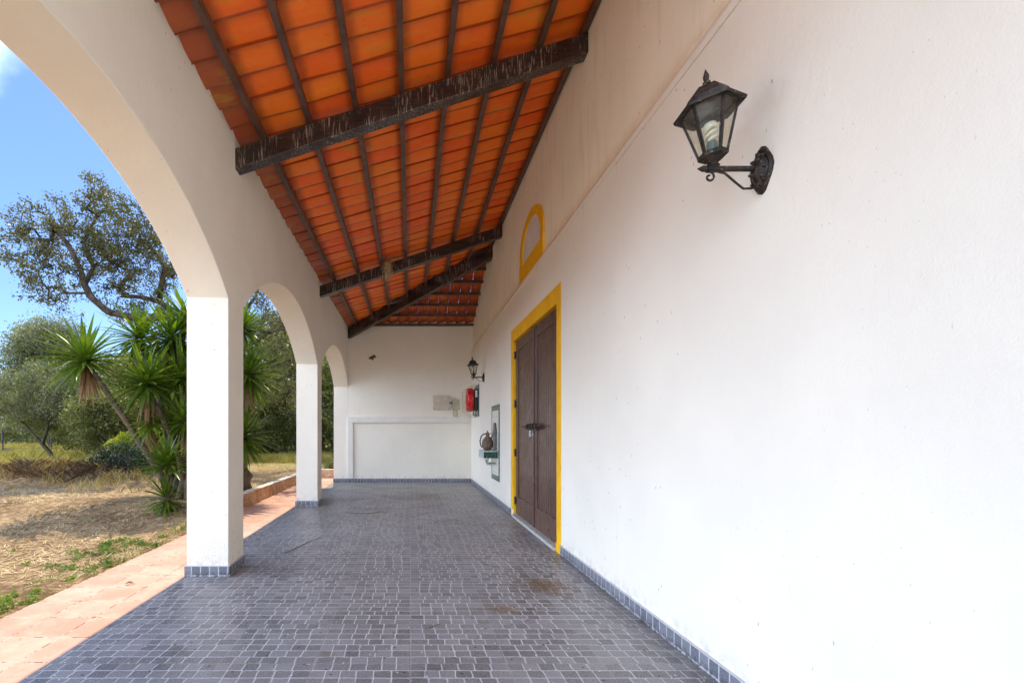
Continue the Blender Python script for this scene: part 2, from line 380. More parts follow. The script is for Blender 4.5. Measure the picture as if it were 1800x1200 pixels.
def mat_bark():
    m = NT('bark'); p = m.obj()
    f = m.noise(p, 6, 6, .7, (1,1,.35)); c = m.mix(m.ramp(f, .35, .65), (.030,.024,.018), (.13,.105,.075))
    c = m.mix(m.math('MULTIPLY', m.ramp(m.noise(p, 2.5, 4), .55, .7), .5), c, (.10,.10,.03))
    m.bsdf(c, .9, m.bump(f, .9, .03), .2); return m.m
M['bark'] = mat_bark()
M['yucca_bark'] = simple('yucca_bark', (.12,.08,.05), .9, .4, 14, bump=.6)
M['rock'] = simple('dark_rock', (.05,.042,.034), .9, .5, 4, bump=.8)
M['wood_post'] = simple('weathered_post', (.12,.09,.07), .9, .4, 9)
M['wire'] = simple('wire', (.10,.09,.085), .6)
def mat_ground():
    m = NT('soil'); p = m.pos(); x, y, z = m.sep(p)
    f = m.noise(p, 1.1, 6, .65)
    c = m.mix(m.ramp(f, .35, .65), (.15,.085,.04), (.32,.20,.095))
    c = m.mix(m.math('MULTIPLY', m.ramp(m.noise(p, 9, 6, .75), .45, .62), .6), c, (.58,.41,.23))
    c = m.mix(m.math('MULTIPLY', m.ramp(m.noise(p, 38, 5, .75), .52, .66), .55), c, (.16,.09,.05))
    far = m.ramp(y, 11, 18); gcol = m.mix(m.ramp(m.noise(p, .35, 4), .35, .65), (.34,.26,.08), (.20,.20,.05)); gcol = m.mix(m.ramp(y, 30, 60), gcol, (.10,.11,.035))
    c = m.mix(far, c, gcol)
    h = m.math('ADD', m.noise(p, 7, 6, .7), m.math('MULTIPLY', m.noise(p, 45, 4, .7), .35))
    m.bsdf(c, .95, m.bump(h, 1.0, .05), .15); return m.m
M['ground'] = mat_ground()
def mat_lowwall():
    m = NT('lowwall'); p = m.pos(); x, y, z = m.sep(p)
    b = m.n('ShaderNodeTexBrick'); m.set(b.inputs['Vector'], m.comb(m.math('ADD', y, x), z, 0)); b.inputs['Scale'].default_value = 1
    b.inputs['Brick Width'].default_value = .24; b.inputs['Row Height'].default_value = .085; b.inputs['Mortar Size'].default_value = .008
    m.set(b.inputs['Color1'], (.42,.19,.075)); m.set(b.inputs['Color2'], (.55,.28,.12)); m.set(b.inputs['Mortar'], (.46,.33,.22))
    c = m.mix(m.ramp(m.noise(p, 6, 5, .7), .4, .62), b.outputs['Color'], (.62,.42,.26))
    c = m.mix(m.ramp(m.noise(p, 5, 5, .7, (1,1,2)), .6, .72), c, (.75,.70,.62))
    c = m.mix(m.ramp(z, .235, .243), c, m.mix(m.ramp(m.noise(p, 8, 5, .7), .35, .6), (.45,.38,.30), (.78,.74,.68)))
    m.bsdf(c, .85, m.bump(m.math('ADD', m.noise(p, 20, 5, .7), b.outputs['Fac']), .6, .008), .2); return m.m
M['lowwall'] = mat_lowwall()

# ------------------------------------------------------------------ dimensions
XI, XO = -1.65, -2.03          # arcade wall inner and outer faces
XL, XU = 1.62, 1.68            # house wall lower and upper faces
YE = 12.32                     # end wall
CY = [0.155, 4.21, 8.265, 12.32]   # column front faces
CD = .38
SPR, CREST = 2.53, 3.24
def plane(x): return 3.985 + .33*(x + 1.65)          # purlin underside
def hipz(y): return 4.125 + .38*(12.30 - y)
def hipY(x): return 12.32 - (x + 1.65)*.847
def hipX(y): return -1.65 + (12.32 - y)/.847
XP = [-1.387 + .4353*k for k in range(-3, 9)]
YN = .9                        # porch roof cut short here, unseen, to let in more light

# ------------------------------------------------------------------ ground & floors
def gz(x, y):
    if x > -2.9: return -.03
    t = min(max((y - 6.2)/1.2, 0), 1); t = t*t*(3-2*t)
    z = -.015 + t*.19
    t2 = min(max((y - 9)/14, 0), 1); z += .12*t2*t2*(3-2*t2)
    t3 = min(max((-2.9 - x)/.5, 0), 1)
    z += t3*(mnoise.noise(Vector((x*.6, y*.6, 0)))*.06 + mnoise.noise(Vector((x*2.6, y*2.6, 3)))*.022 + mnoise.noise(Vector((x*8, y*8, 5)))*.010)
    # brush bank on the left
    z += .34*math.exp(-((x+8.4)/1.9)**2 - ((y-11.0)/.9)**2)
    return z
def build_ground():
    ys = list(np.concatenate([[-60,-20,-8,-3], np.arange(0,16,.13), np.arange(16,40,.9), [45,55,80,130,300,900]]))
    xs = list(np.concatenate([[-900,-300,-120,-60], np.arange(-45,-15,1.0), np.arange(-15,-2.88,.13), [-2.885, 0, 20, 300, 900]]))
    v = np.array([(x, y, gz(x, y) if x <= -2.88 else (-.03 if y < 14 else .1)) for y in ys for x in xs])
    nx = len(xs); f = np.array([(j*nx+i, j*nx+i+1, (j+1)*nx+i+1, (j+1)*nx+i) for j in range(len(ys)-1) for i in range(nx-1)])
    o = np_mesh('ground', v, f, M['ground'], smooth=True); tag(o, 'bare brown soil with mown straw beside the porch', 'ground', kind='structure')
build_ground()
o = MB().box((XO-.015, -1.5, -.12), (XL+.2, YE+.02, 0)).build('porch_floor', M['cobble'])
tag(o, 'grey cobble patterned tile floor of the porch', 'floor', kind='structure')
o = MB().box((-2.885, -1.5, -.12), (XO-.017, 13.5, -.004)).build('path', M['terracotta'])
tag(o, 'terracotta tile path along the open side of the porch', 'path', kind='structure')

yd = NT('bounce_gravel'); p = yd.pos()
yd.bsdf(yd.mix(yd.ramp(yd.noise(p, 2.5, 6, .7), .35, .65), (.66,.50,.30), (.78,.63,.42)), .9, yd.bump(yd.noise(p, 60, 4, .7), .8, .02), .2); M['gravel'] = yd.m  # gravel only for the unseen yard added to bounce light
o = MB().box((-14, -22, -.13), (1.61, -1.51, -.012)).build('bounce_yard', M['gravel']); tag(o, 'unseen pale gravel yard at the near end of the porch', 'yard', kind='structure')  # unseen ground added to bounce warm sunlight onto roof and upper walls

# ------------------------------------------------------------------ arcade wall
def arch_pts(y0, y1, n=36):
    hw = (y1-y0)/2; rise = CREST-SPR; Rr = (hw*hw+rise*rise)/(2*rise); cy = (y0+y1)/2; cz = SPR+rise-Rr; a = math.asin(hw/Rr)
    return [(cy + Rr*math.sin(-a+2*a*i/n), cz + Rr*math.cos(-a+2*a*i/n)) for i in range(n+1)]
def build_arcade():
    root = empty('arcade_wall', (XO, CY[1], 0)); tag(root, 'white plastered arcade of arches on square columns along the open side', 'arcade')
    def loc(b, *a, **k):
        o = b.build(*a, **k); o.location = -Vector(root.location); o.parent = root; return o
    poly = [(CY[0], 0)]
    for i in range(3):
        poly.append((CY[i]+CD, 0)); poly += arch_pts(CY[i]+CD, CY[i+1])[0:]; poly.append((CY[i+1], 0))
    poly.append((YE+CD, 0)); poly.append((YE+CD, 9)); poly.append((CY[0]-1.0, 9)); poly.append((CY[0]-1.0, SPR+.55)); poly.append((CY[0]-.0, SPR))
    n = len(poly); vs = []; top = {XI: plane(XI)+.21, XO: plane(XO)+.21}
    for X in (XI, XO): vs += [(X, y, top[X] if z == 9 else z) for y, z in poly]
    fs = [tuple(range(n)), tuple(reversed(range(n, 2*n)))] + [(i,(i+1)%n,n+(i+1)%n,n+i) for i in range(n)]
    b = MB(); b.add(vs, fs); loc(b, 'wall', M['plaster'], smooth=25, bevel=.006)
    for i in range(3):
        y0 = CY[i]; pl = MB(); t = .014
        pl.box((XO-t, y0-t, -.01), (XI+t, y0, .1)); pl.box((XO-t, y0+CD, -.01), (XI+t, y0+CD+t, .1))
        pl.box((XO-t, y0, -.01), (XO, y0+CD, .1)); pl.box((XI, y0, -.01), (XI+t, y0+CD, .1))
        loc(pl, 'plinth', M['skirt'])
    pl = MB(); pl.box((XO-.014, YE-.014, -.01), (XI+.012, YE, .1)); loc(pl, 'plinth', M['skirt'])
build_arcade()

# ------------------------------------------------------------------ end wall
root = empty('end_wall', (0, YE, 0)); tag(root, 'white plastered wall closing the far end of the porch', 'wall')
b = MB().box((XI+.001, YE+.001, -.05), (XU+.4, YE+.3, 4.36)); o = b.build('wall', M['plaster']); o.location = -Vector(root.location); o.parent = root
b = MB().box((XI+.014, YE-.013, -.01), (XL-.014, YE, .1)); o = b.build('skirting', M['skirt']); o.location = -Vector(root.location); o.parent = root

# ------------------------------------------------------------------ house
house = empty('house', (XL, 6.2, 0)); tag(house, 'long white house wall with brown double door framed in yellow', 'house')
def hp(b, name, mat, parent=None, **k):
    o = b.build(name, mat, **k)
    o.parent = parent or house
    if parent is None or parent.type == 'EMPTY': o.location = -Vector(house.location)
    return o
D0, D1, DZ = 5.12, 7.28, 2.735
LZ = 3.46
b = MB()
b.box((XL, -4, -.05), (2.3, D0, LZ)); b.box((XL, D1, -.05), (2.3, YE, LZ)); b.box((XL, D0, DZ), (2.3, D1, LZ))
b.box((XL+.14, D0, -.05), (2.3, D1, DZ))
b.add([(XL,-4,LZ),(XL,YE,LZ),(XU-.02,YE,LZ+.085),(XU-.02,-4,LZ+.085),(XU+.01,YE,LZ+.10),(XU+.01,-4,LZ+.10)], [(0,1,2,3),(3,2,4,5)])
b2 = MB().box((XU, -4, LZ), (2.3, YE, 5.9)); hp(b2, 'upper_wall', M['plaster_upper_lit'])
hp(b, 'wall', M['plaster_house'])
# thin painted fillet line running under the ledge
b = MB(); yv = -4
while yv < YE:
    L = 1.9; b.box((XL-.007, yv, LZ-.045), (XL-.0005, min(yv+L, YE-.001), LZ-.002)); yv += L+.003
hp(b, 'cornice', M['plaster_house'], bevel=.002)
b = MB(); b.box((XL-.014, -4, -.01), (XL, D0-.15, .1)); b.box((XL-.014, D1+.15, -.01), (XL, YE-.0, .1)); hp(b, 'skirting', M['skirt'])
# yellow surround of the door: two legs, a head, and the painted reveals
b = MB(); t = .004
b.box((XL-t, D0-.15, .1), (XL, D0, 2.735)); b.box((XL-t, D1, .1), (XL, D1+.15, 2.735)); b.box((XL-t, D0-.15, 2.735), (XL, D1+.15, 2.925))
b.box((XL, D1-.004, .0), (XL+.06, D1-.0005, DZ)); b.box((XL, D0+.0005, .0), (XL+.06, D0+.004, DZ)); b.box((XL, D0+.004, DZ-.004), (XL+.06, D1-.004, DZ-.0005))
b.box((XL-.014, D0-.15, -.01), (XL-.0, D0-.001, .1)); 
hp(b, 'door_surround', M['yellow'])
b = MB().box((XL-.03, D0+.005, -.01), (XL+.10, D1-.005, .035)); hp(b, 'threshold', M['trim_grey'], bevel=.004)
# double door
def door_leaf(y0, y1):
    XF = XL+.035; ym = (y0+y1)/2
    f = MB(); z0, z1 = .045, DZ-.012
    st = .115
    f.box((XF, y0, z0), (XF+.045, y0+st, z1)); f.box((XF, y1-st, z0), (XF+.045, y1, z1))
    f.box((XF+.001, y0+st, z0), (XF+.045, y1-st, z0+.27)); f.box((XF+.001, y0+st, z1-.15), (XF+.045, y1-st, z1))
    leaf = hp(f, 'door_leaf', M['door'], bevel=.005)
    g = MB(); n = 9; w = (y1-y0-2*st)/n
    for i in range(n):
        a = y0+st+i*w; g.box((XF+.020, a+.006, z0+.27), (XF+.04, a+w-.006, z1-.15))
    g.box((XF+.029, y0+st, z0+.27), (XF+.041, y1-st, z1-.15))
    hp(g, 'panel_boards', M['door'], parent=leaf)
    return leaf
leafA = door_leaf(6.204, D1-.008); leafB = door_leaf(D0+.008, 6.198)
b = MB().box((XL+.018, 6.17, .05), (XL+.034, 6.232, DZ-.02)); hp(b, 'cover_strip', M['door'], parent=leafB, bevel=.004)
for leaf, yj, s in ((leafA, D1, -1), (leafB, D0, 1)):
    for zz in (.25, 1.0, 1.76, 2.52):
        b = MB().tube([(XL+.022, yj+s*.012, zz-.06), (XL+.022, yj+s*.012, zz+.06)], .010, 8); b.box((XL+.028, min(yj+s*.012, yj+s*.06), zz-.05), (XL+.0345, max(yj+s*.012, yj+s*.06), zz+.05))
        hp(b, 'hinge', M['door_iron'], parent=leaf, smooth=30)
b = MB().tube([(XL+.004, 5.78, 1.39), (XL+.004, 6.72, 1.40)], .011, 8)
for yy in (5.98, 6.12, 6.26, 6.40): b.box((XL-.012, yy, 1.355), (XL+.017, yy+.03, 1.43))
b.tube([(XL+.004, 6.34, 1.40), (XL-.045, 6.34, 1.40), (XL-.05, 6.34, 1.345)], .009, 6)
b.box((XL-.002, 5.93, 1.345), (XL+.0175, 6.45, 1.365))
hp(b, 'bolt', M['door_iron'], parent=leafA, smooth=30)
b = MB().box((XL-.008, 6.25, 1.25), (XL+.014, 6.30, 1.30)); b.tube([(XL+.003, 6.257, 1.30), (XL+.003, 6.257, 1.335), (XL+.003, 6.293, 1.335), (XL+.003, 6.293, 1.30)], .004, 6)
hp(b, 'padlock', M['steel'], parent=leafA, bevel=.003)
# blind arched window above the ledge
def arch_ring(yc, hw0, zs0, rise0, hw1, zs1, rise1, zbot, x0, x1, sill):
    n = 28; b = MB(); out = []; inn = []
    for i in range(n+1):
        a = math.pi*i/n; out.append((yc - hw0*math.cos(a), zs0 + rise0*math.sin(a))); inn.append((yc - hw1*math.cos(a), zs1 + rise1*math.sin(a)))
    out = [(yc-hw0, sill)] + out + [(yc+hw0, sill)]; inn = [(yc-hw1, sill)] + inn + [(yc+hw1, sill)]
    m = len(out); vs = [(x0,y,z) for y,z in out] + [(x0,y,z) for y,z in inn] + [(x1,y,z) for y,z in out] + [(x1,y,z) for y,z in inn]
    fs = []
    for i in range(m-1): fs += [(i,i+1,m+i+1,m+i), (i,2*m+i,2*m+i+1,i+1), (m+i,m+i+1,3*m+i+1,3*m+i)]
    b.add(vs, fs); return b
b = arch_ring(6.40, .61, 3.90, .47, .485, 3.86, .40, 3.5, XU-.024, XU, 3.765)
b.box((XU-.030, 5.79, LZ+.03), (XU, 7.01, 3.7645))
win = hp(b, 'window_surround', M['yellow'], smooth=40)
b = MB(); pts = [(6.40-.485*math.cos(math.pi*i/24), 3.86+.40*math.sin(math.pi*i/24)) for i in range(25)]
b.prism([(5.915, 3.765)] + pts + [(6.885, 3.765)], 'x', XU-.004, XU+.002); hp(b, 'blind_panel', M['pane'], parent=win)

# ------------------------------------------------------------------ roof
roof = empty('porch_roof', (0, 6, 4)); tag(roof, 'sloping porch roof of orange clay tiles on dark brown timber beams', 'roof')
def rp(b, name, mat, parent=None, **k):
    o = b.build(name, mat, **k); o.parent = parent or roof
    if parent is None: o.location = -Vector(roof.location)
    return o
def beam_part(y):
    b = MB(); w = .125
    x0, x1 = XI-.02, XU+.04
    vs = []
    for yy in (y, y+w):
        for x in (x0, x1):
            vs += [(x, yy, plane(x)-.195), (x, yy, plane(x)-.001)]
    b.add(vs, [(0,2,3,1),(4,5,7,6),(0,1,5,4),(2,6,7,3),(0,4,6,2),(1,3,7,5)])
    rp(b, 'beam', M['beam'], bevel=.008)
beam_part(4.37); beam_part(8.45)
# hip rafter
p0 = Vector((XI-.03, 12.345, 3.80+.17)); p1 = Vector((XU+.05, 9.46, 4.885+.17))
b = MB().beam(p0, p1, .11, .34); rp(b, 'hip_rafter', M['beam'], bevel=.008)
for i, x in enumerate(XP):
    if x > 1.66: x = 1.645
    if x < XI or i == len(XP)-1: continue
    y1 = 12.7 if x < XI else hipY(x)+.03
    zc = plane(x)+.032
    b = MB().beam((x, YN, zc), (x, y1, zc), .05, .064); rp(b, 'purlin', M['purlin'], bevel=.003)
hp_y = [12.275 - .403*k for k in range(0, 8)]
for y in hp_y:
    xs = hipX(y)-.03
    if xs > 1.6: continue
    b = MB().beam((max(xs, XI+.002), y, hipz(y)+.03), (XU+.01, y, hipz(y)+.03), .055, .06); rp(b, 'purlin', M['purlin'], bevel=.003)
def prof(t): return .058*(1-t)**1.3 - .012*math.sin(math.pi*t)
def tiles_main():
    v = []; f = []; nib = MB(); TP = .252
    ks = range(int((YN-TY0)/TP)-1, int((13.0-TY0)/TP)+2); ts = [0,.08,.2,.35,.5,.7,.88,1.05]
    courses = [(-2.335, -2.21)] + [(a, b) for a, b in zip(XP[:-1], XP[1:])] + [(XP[-1], XP[-1]+.3)]
    courses = [c for c in courses if c[1] > -2.36]
    for ci, (xa, xb) in enumerate(courses):
        if xa < -2.335: xa = -2.335
        for k in ks:
            yk = TY0 + k*TP; jit = random.uniform(-.009,.009); tilt = random.uniform(-.008,.008); yj = random.uniform(-.008,.008)
            if xa > XI-.3 and yk > hipY(xb)+.35: continue
            if xa <= XI-.3 and yk > 12.7: continue
            if yk > 12.75: continue
            ss = [0,.5,1.0]; base = len(v); lo = xa-.045 if xa > -2.3 else xa
            for s in ss:
                x = lo + (xb+.02-lo)*s
                for t in ts:
                    v.append((x, yk + yj*(1-s) + t*TP, plane(x) + .085 + .024*(1-s) + prof(t) + jit + tilt*(s-.5)*2))
            nt = len(ts)
            for a in range(len(ss)-1):
                for c in range(nt-1): f.append((base+a*nt+c, base+a*nt+c+1, base+(a+1)*nt+c+1, base+(a+1)*nt+c))
            # riser hanging at the joint + lower lip thickness
            r0 = len(v)
            for s in ss:
                x = lo + (xb+.02-lo)*s; z = plane(x) + .085 + .024*(1-s) + jit
                v.append((x, yk+.0008, z + prof(0) + .004)); v.append((x, yk+.0008, z + prof(1) - .006))
            for a in range(len(ss)-1): f.append((r0+2*a, r0+2*a+1, r0+2*a+3, r0+2*a+2))
            l0 = len(v)
            for t in ts: 
                z = plane(lo)+.085+.024+prof(t)+jit-tilt
                v.append((lo, yk+t*TP, z)); v.append((lo, yk+t*TP, z+.022))
            for c in range(nt-1): f.append((l0+2*c, l0+2*c+2, l0+2*c+3, l0+2*c+1))
            if xa > -2.3:
                xn = xb-.045; z = plane(xn)+.085+prof(.12); nib.box((xn-.022, yk+.008, z-.014), (xn+.012, yk+.030, z+.02))
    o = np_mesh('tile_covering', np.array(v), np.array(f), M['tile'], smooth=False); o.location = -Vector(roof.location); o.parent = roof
    n = nib.build('tile_lug', M['tile_pale'], parent=o); n['kind'] = 'stuff'
tiles_main()
def tiles_hip():
    v = []; f = []; TP = .25; ts = [0,.08,.2,.35,.5,.7,.88,1.0]; holes = 0
    for ci in range(7):
        ya = 12.275 - .403*ci; yb = ya - .403
        if ci == 0: ya = 12.55
        for k in range(-1, 16):
            xk = 1.70 - k*TP - TP
            if xk + TP < hipX(ya)-.45 or xk > 1.75: continue
            jit = random.uniform(-.004,.004); lo = ya+.035; hi = yb-.02; ss = [0,.10,1.0]; base = len(v)
            for s in ss:
                y = lo + (hi-lo)*s
                for t in ts: v.append((xk + t*TP, y, hipz(y) + .082 + .022*(1-s) + .050*t**1.7 + jit))
            nt = len(ts)
            for a in range(2):
                for c in range(nt-1):
                    f.append((base+a*nt+c, base+a*nt+c+1, base+(a+1)*nt+c+1, base+(a+1)*nt+c))
            r0 = len(v); g0 = .0 if random.random() < .2 else .025
            for y in (lo+(hi-lo)*.07, hi+g0+.045):
                z = hipz(y)+.090+jit
                v.append((xk+.001, y, z + .062)); v.append((xk+.001, y, z - .012))
            f.append((r0, r0+1, r0+3, r0+2))
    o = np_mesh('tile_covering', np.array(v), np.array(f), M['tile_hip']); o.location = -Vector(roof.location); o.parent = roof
tiles_hip()
b = MB(); b.beam(p0+Vector((0,0,.32)), p1+Vector((0,0,.32)), .42, .03); rp(b, 'hip_light_cover', M['tile'])  # unseen strip added over the hip to block sunlight leaks

# ------------------------------------------------------------------ wall lanterns
def make_lantern():
    root = empty('wall_lantern', (XL, 2.13, 2.505)); LX = -.225
    # wall plate: pointed oval rosette on the wall, facing -X
    b = MB(); n = 20
    def ov(sy, sz, x): return [(x, sy*math.cos(2*math.pi*i/n)*(1+.10*math.cos(8*math.pi*i/n)), sz*math.sin(2*math.pi*i/n)*(1+.06*math.cos(8*math.pi*i/n))) for i in range(n)]
    rings = [ov(.062,.104,0), ov(.062,.104,-.008), ov(.054,.092,-.016), ov(.048,.080,-.015), ov(.036,.060,-.028), ov(.022,.036,-.040), ov(.016,.02,-.046)]
    vs = sum(rings, []); fs = [(i*n+k, i*n+(k+1)%n, (i+1)*n+(k+1)%n, (i+1)*n+k) for i in range(len(rings)-1) for k in range(n)] + [tuple(range(n)), tuple(range((len(rings)-1)*n, len(rings)*n))]
    b.add(vs, fs)
    for i in range(8):
        a = 2*math.pi*i/8; b.tube([(-.018, .03*math.cos(a), .05*math.sin(a)), (-.026, .045*math.cos(a), .075*math.sin(a)), (-.012, .052*math.cos(a), .09*math.sin(a))], [.010,.009,.004], 6)
    b.build('wall_plate', M['lantern'], root, smooth=35)
    b = MB().tube([(-.02,0,.008), (-.05,0,.008), (LX-.03,0,.008), (LX-.05,0,.008), (LX-.075,0,.008)], [.016,.0125,.0125,.014,.002], 10); b.tube([(LX-.032,0,.008),(LX-.026,0,.008)], .017, 10)
    b.build('arm', M['lantern'], root, smooth=35)
    b = MB(); pts = []
    for i in range(18):                                   # outer curl
        a = -math.pi*2.2 + i*(math.pi*2.2+.1)/17; r = .006 + .020*i/17; pts.append((LX-.020 + r*math.cos(a+1.9), 0, -.030 + r*math.sin(a+1.9)))
    pts += [(LX+.012,0,-.004), (LX+.05,0,-.012), (LX+.10,0,-.055), (LX+.135,0,-.083), (-.055,0,-.082)]
    b.tube(pts, .0052, 6)
    pts = [(-.028 + -.022*math.cos(a) , 0, -.040 + .026*math.sin(a)) for a in [k*.35-1.3 for k in range(12)]]
    b.tube(pts, .005, 6); b.tube([(-.055,0,-.082),(-.02,0,-.065)], .006, 6)
    b.build('scroll', M['lantern'], root, smooth=50)
    T = Matrix.Translation((LX, 0, .02)) @ Matrix.Rotation(R(-5), 4, 'Y') @ Matrix.Rotation(R(25), 4, 'Z')
    def tt(b):
        b.v = [tuple(T @ Vector(v)) for v in b.v]; return b
    b = MB().lathe([(.014,-.012),(.026,0),(.018,.008),(.020,.014),(.042,.030),(.060,.040),(.062,.050),(.055,.053)], 6); tt(b).build('lantern_base', M['lantern'], root)
    zb, zt, rb, rt = .052, .262, .056, .112
    b = MB()
    for k in range(6):
        a = k*math.pi/3; c, s = math.cos(a), math.sin(a)
        b.tube([(rb*c, rb*s, zb), (rt*c, rt*s, zt)], .0065, 4)
    for k in range(6):
        a, a2 = k*math.pi/3, (k+1)*math.pi/3
        b.tube([(rt*math.cos(a), rt*math.sin(a), zt-.004), (rt*math.cos(a2), rt*math.sin(a2), zt-.004)], .006, 4)
        b.tube([(rb*math.cos(a), rb*math.sin(a), zb+.004), (rb*math.cos(a2), rb*math.sin(a2), zb+.004)], .005, 4)
    cage = tt(b).build('cage', M['lantern'], root)
    for k in range(6):
        a, a2 = k*math.pi/3+.05, (k+1)*math.pi/3-.05; q = .97
        b = MB().add([(rb*q*math.cos(a), rb*q*math.sin(a), zb+.004), (rb*q*math.cos(a2), rb*q*math.sin(a2), zb+.004), (rt*q*math.cos(a2), rt*q*math.sin(a2), zt-.004), (rt*q*math.cos(a), rt*q*math.sin(a), zt-.004)], [(0,1,2,3)])
        tt(b).build('glass_pane', M['glass'], cage)
    b = MB().lathe([(.104,.262),(.141,.250),(.144,.261),(.104,.279),(.096,.284),(.092,.304),(.080,.330),(.060,.350),(.036,.360),(.014,.366),(.012,.372)], 6)
    lid = tt(b).build('roof_cap', M['lantern'], root)
    b = MB().lathe([(.008,.37),(.016,.378),(.016,.386),(.009,.392),(.012,.402),(.013,.412),(.007,.430),(.001,.446)], 10); tt(b).build('finial', M['lantern'], root, smooth=50)
    b = MB().lathe([(.014,.05),(.021,.055),(.023,.10),(.019,.112)], 14); bulb = tt(b).build('bulb_socket', M['bulb_base'], root, smooth=50)
    b = MB(); pts = [(.021*math.cos(t), .021*math.sin(t), .114 + .0085*t) for t in [i*.4 for i in range(18)]]
    b.tube(pts, .0085, 7); pts = [(.021*math.cos(t+math.pi), .021*math.sin(t+math.pi), .114 + .0085*t) for t in [i*.4 for i in range(18)]]; b.tube(pts, .0085, 7)
    b.lathe([(.008,.165),(.027,.168),(.030,.182),(.024,.195),(.010,.201)], 12)
    tt(b).build('bulb', M['bulb'], root, smooth=60)
    return root
lan = make_lantern(); tag(lan, 'large weathered lantern with spiral bulb on the wall nearest the viewer', 'lantern', 'wall lanterns on the house')
l2 = copy_tree(lan); l2.location = (XL, 10.15, 2.515)
tag(l2, 'small looking far lantern above the red hose reel near the corner', 'lantern', 'wall lanterns on the house')

# ------------------------------------------------------------------ electrical gear on the end wall
def boxy(name, x0, x1, z0, z1, d, mat, label, cat):
    root = empty(name, ((x0+x1)/2, YE, z0)); tag(root, label, cat); cx = (x0+x1)/2
    b = MB().box((x0-cx, -d*.72, 0), (x1-cx, -.001, z1-z0)); b.build('back_box', mat, root, bevel=.008)
    b = MB().box((x0-cx-.004, -d, -.004), (x1-cx+.004, -d*.72-.0005, z1-z0+.004)); b.build('lid', mat, root, bevel=.006)
    for sx in (x0-cx+.02, x1-cx-.02):
        for sz in (.02, z1-z0-.02): MB().tube([(sx, -d-.003, sz), (sx, -d+.003, sz)], .007, 8).build('screw', M['black'], root)
    return root
boxy('electrical_box', .605, 1.03, 1.92, 2.285, .12, M['box'], 'large beige electrical box on the end wall', 'electrical box')
r = boxy('junction_box', 1.13, 1.30, 1.92, 2.185, .085, M['box2'], 'small olive beige junction box right of the larger one', 'junction box')
for dx in (-.055, .0, .035):
    b = MB().tube([(dx, -.03, .0), (dx, -.03, -.19)], .010, 8); b.build('conduit', M['box2'], r, smooth=40)
b = MB().tube([(1.034, YE-.04, 2.105), (1.126, YE-.04, 2.10)], .013, 8); o = b.build('cable', M['black'], smooth=40); tag(o, 'short black cable joining the two boxes on the end wall', 'cable')
root = empty('cable_trunking', (0, YE, 1.58)); tag(root, 'white plastic trunking running along the end wall and down beside the column', 'trunking')
b = MB().box((-1.648, -.055, 0), (.0-.66, -.001, .15)); b.build('horizontal_run', M['trunking'], root, bevel=.004)
b = MB().box((-.657, -.054, .0), (XL-.002, -.001, .149)); b.build('horizontal_run', M['trunking'], root, bevel=.004)
b = MB().box((-1.648, -.052, -1.478), (-1.515, -.001, -.001)); b.build('vertical_run', M['trunking'], root, bevel=.004)
b = MB()
for (dx, dz, s) in ((0,0,.045),(.06,.02,.035),(-.05,-.015,.04),(.03,.05,.022),(.0,-.05,.025),(-.09,-.03,.016)):
    b.lathe([(.001,-s*.6),(s*.8,-s*.4),(s,0),(s*.7,s*.5),(.001,s*.7)], 8, Matrix.Translation((dx, 0, dz)) @ Matrix.Rotation(R(90), 4, 'X') @ Matrix.Rotation(random.random(), 4, 'Z') @ Matrix.Scale(.35, 4, (0,0,1)))
o = b.build('mud_nest', M['nest'], loc=(-1.0, YE-.012, 3.31), smooth=60); tag(o, 'small brown mud scrap stuck high on the end wall', 'nest')

# ------------------------------------------------------------------ fire hose reel
root = empty('fire_hose_reel', (XL, 11.2, 1.69)); tag(root, 'red fire hose reel under a clear cover on the wall by the corner', 'fire hose reel')
b = MB().box((-.02, -.34, 0), (-.001, .34, .76)); b.build('back_board', M['darkgreen'], root, bevel=.01)
Mx = Matrix.Translation((-.03, 0, .41)) @ Matrix.Rotation(R(-90), 4, 'Y')
b = MB().lathe([(.10,.08),(.27,.085),(.285,.095),(.285,.205),(.27,.222),(.12,.230),(.10,.255),(.001,.257)], 32, Mx); drum = b.build('drum', M['red'], root, smooth=35)
b = MB().box((-.10, -.27, .15), (-.022, .27, .66)); b.build('back_shade_box', M['door_iron'], root, bevel=.01)  # dark box standing in for the shade between drum and wall
b = MB().box((-.085, -.278, .46), (-.035, -.2705, .62)); b.build('instruction_label', M['label'], root)
b = MB().tube([(-.10, -.05, .12), (-.11, -.10, .04), (-.06, -.16, .05), (-.04, -.22, .03)], [.016,.016,.012,.008], 8); b.build('nozzle', M['black'], root, smooth=40)
b = MB(); n = 14; vs = []
for i in range(n+1):
    a = math.pi*i/n; z = .38 - .375*math.cos(a); x = -.02 - .30*min(1, 1.35*math.sin(a))
    vs += [(x, -.335, z), (x, .335, z)]
b.add(vs, [(2*i,2*i+1,2*i+3,2*i+2) for i in range(n)])
b.build('clear_cover', M['plastic'], root, smooth=40)
for q in (0, 1): MB().tube([vs[2*i+q] for i in range(n+1)], .006, 6).build('cover_rim', M['box'], root, smooth=40)

# ------------------------------------------------------------------ wall fountain and jug
FY0, FY1, FZ0, FZ1 = 8.13, 8.99, -.0, 0
def WX(x): return 815*XL/(x-721)
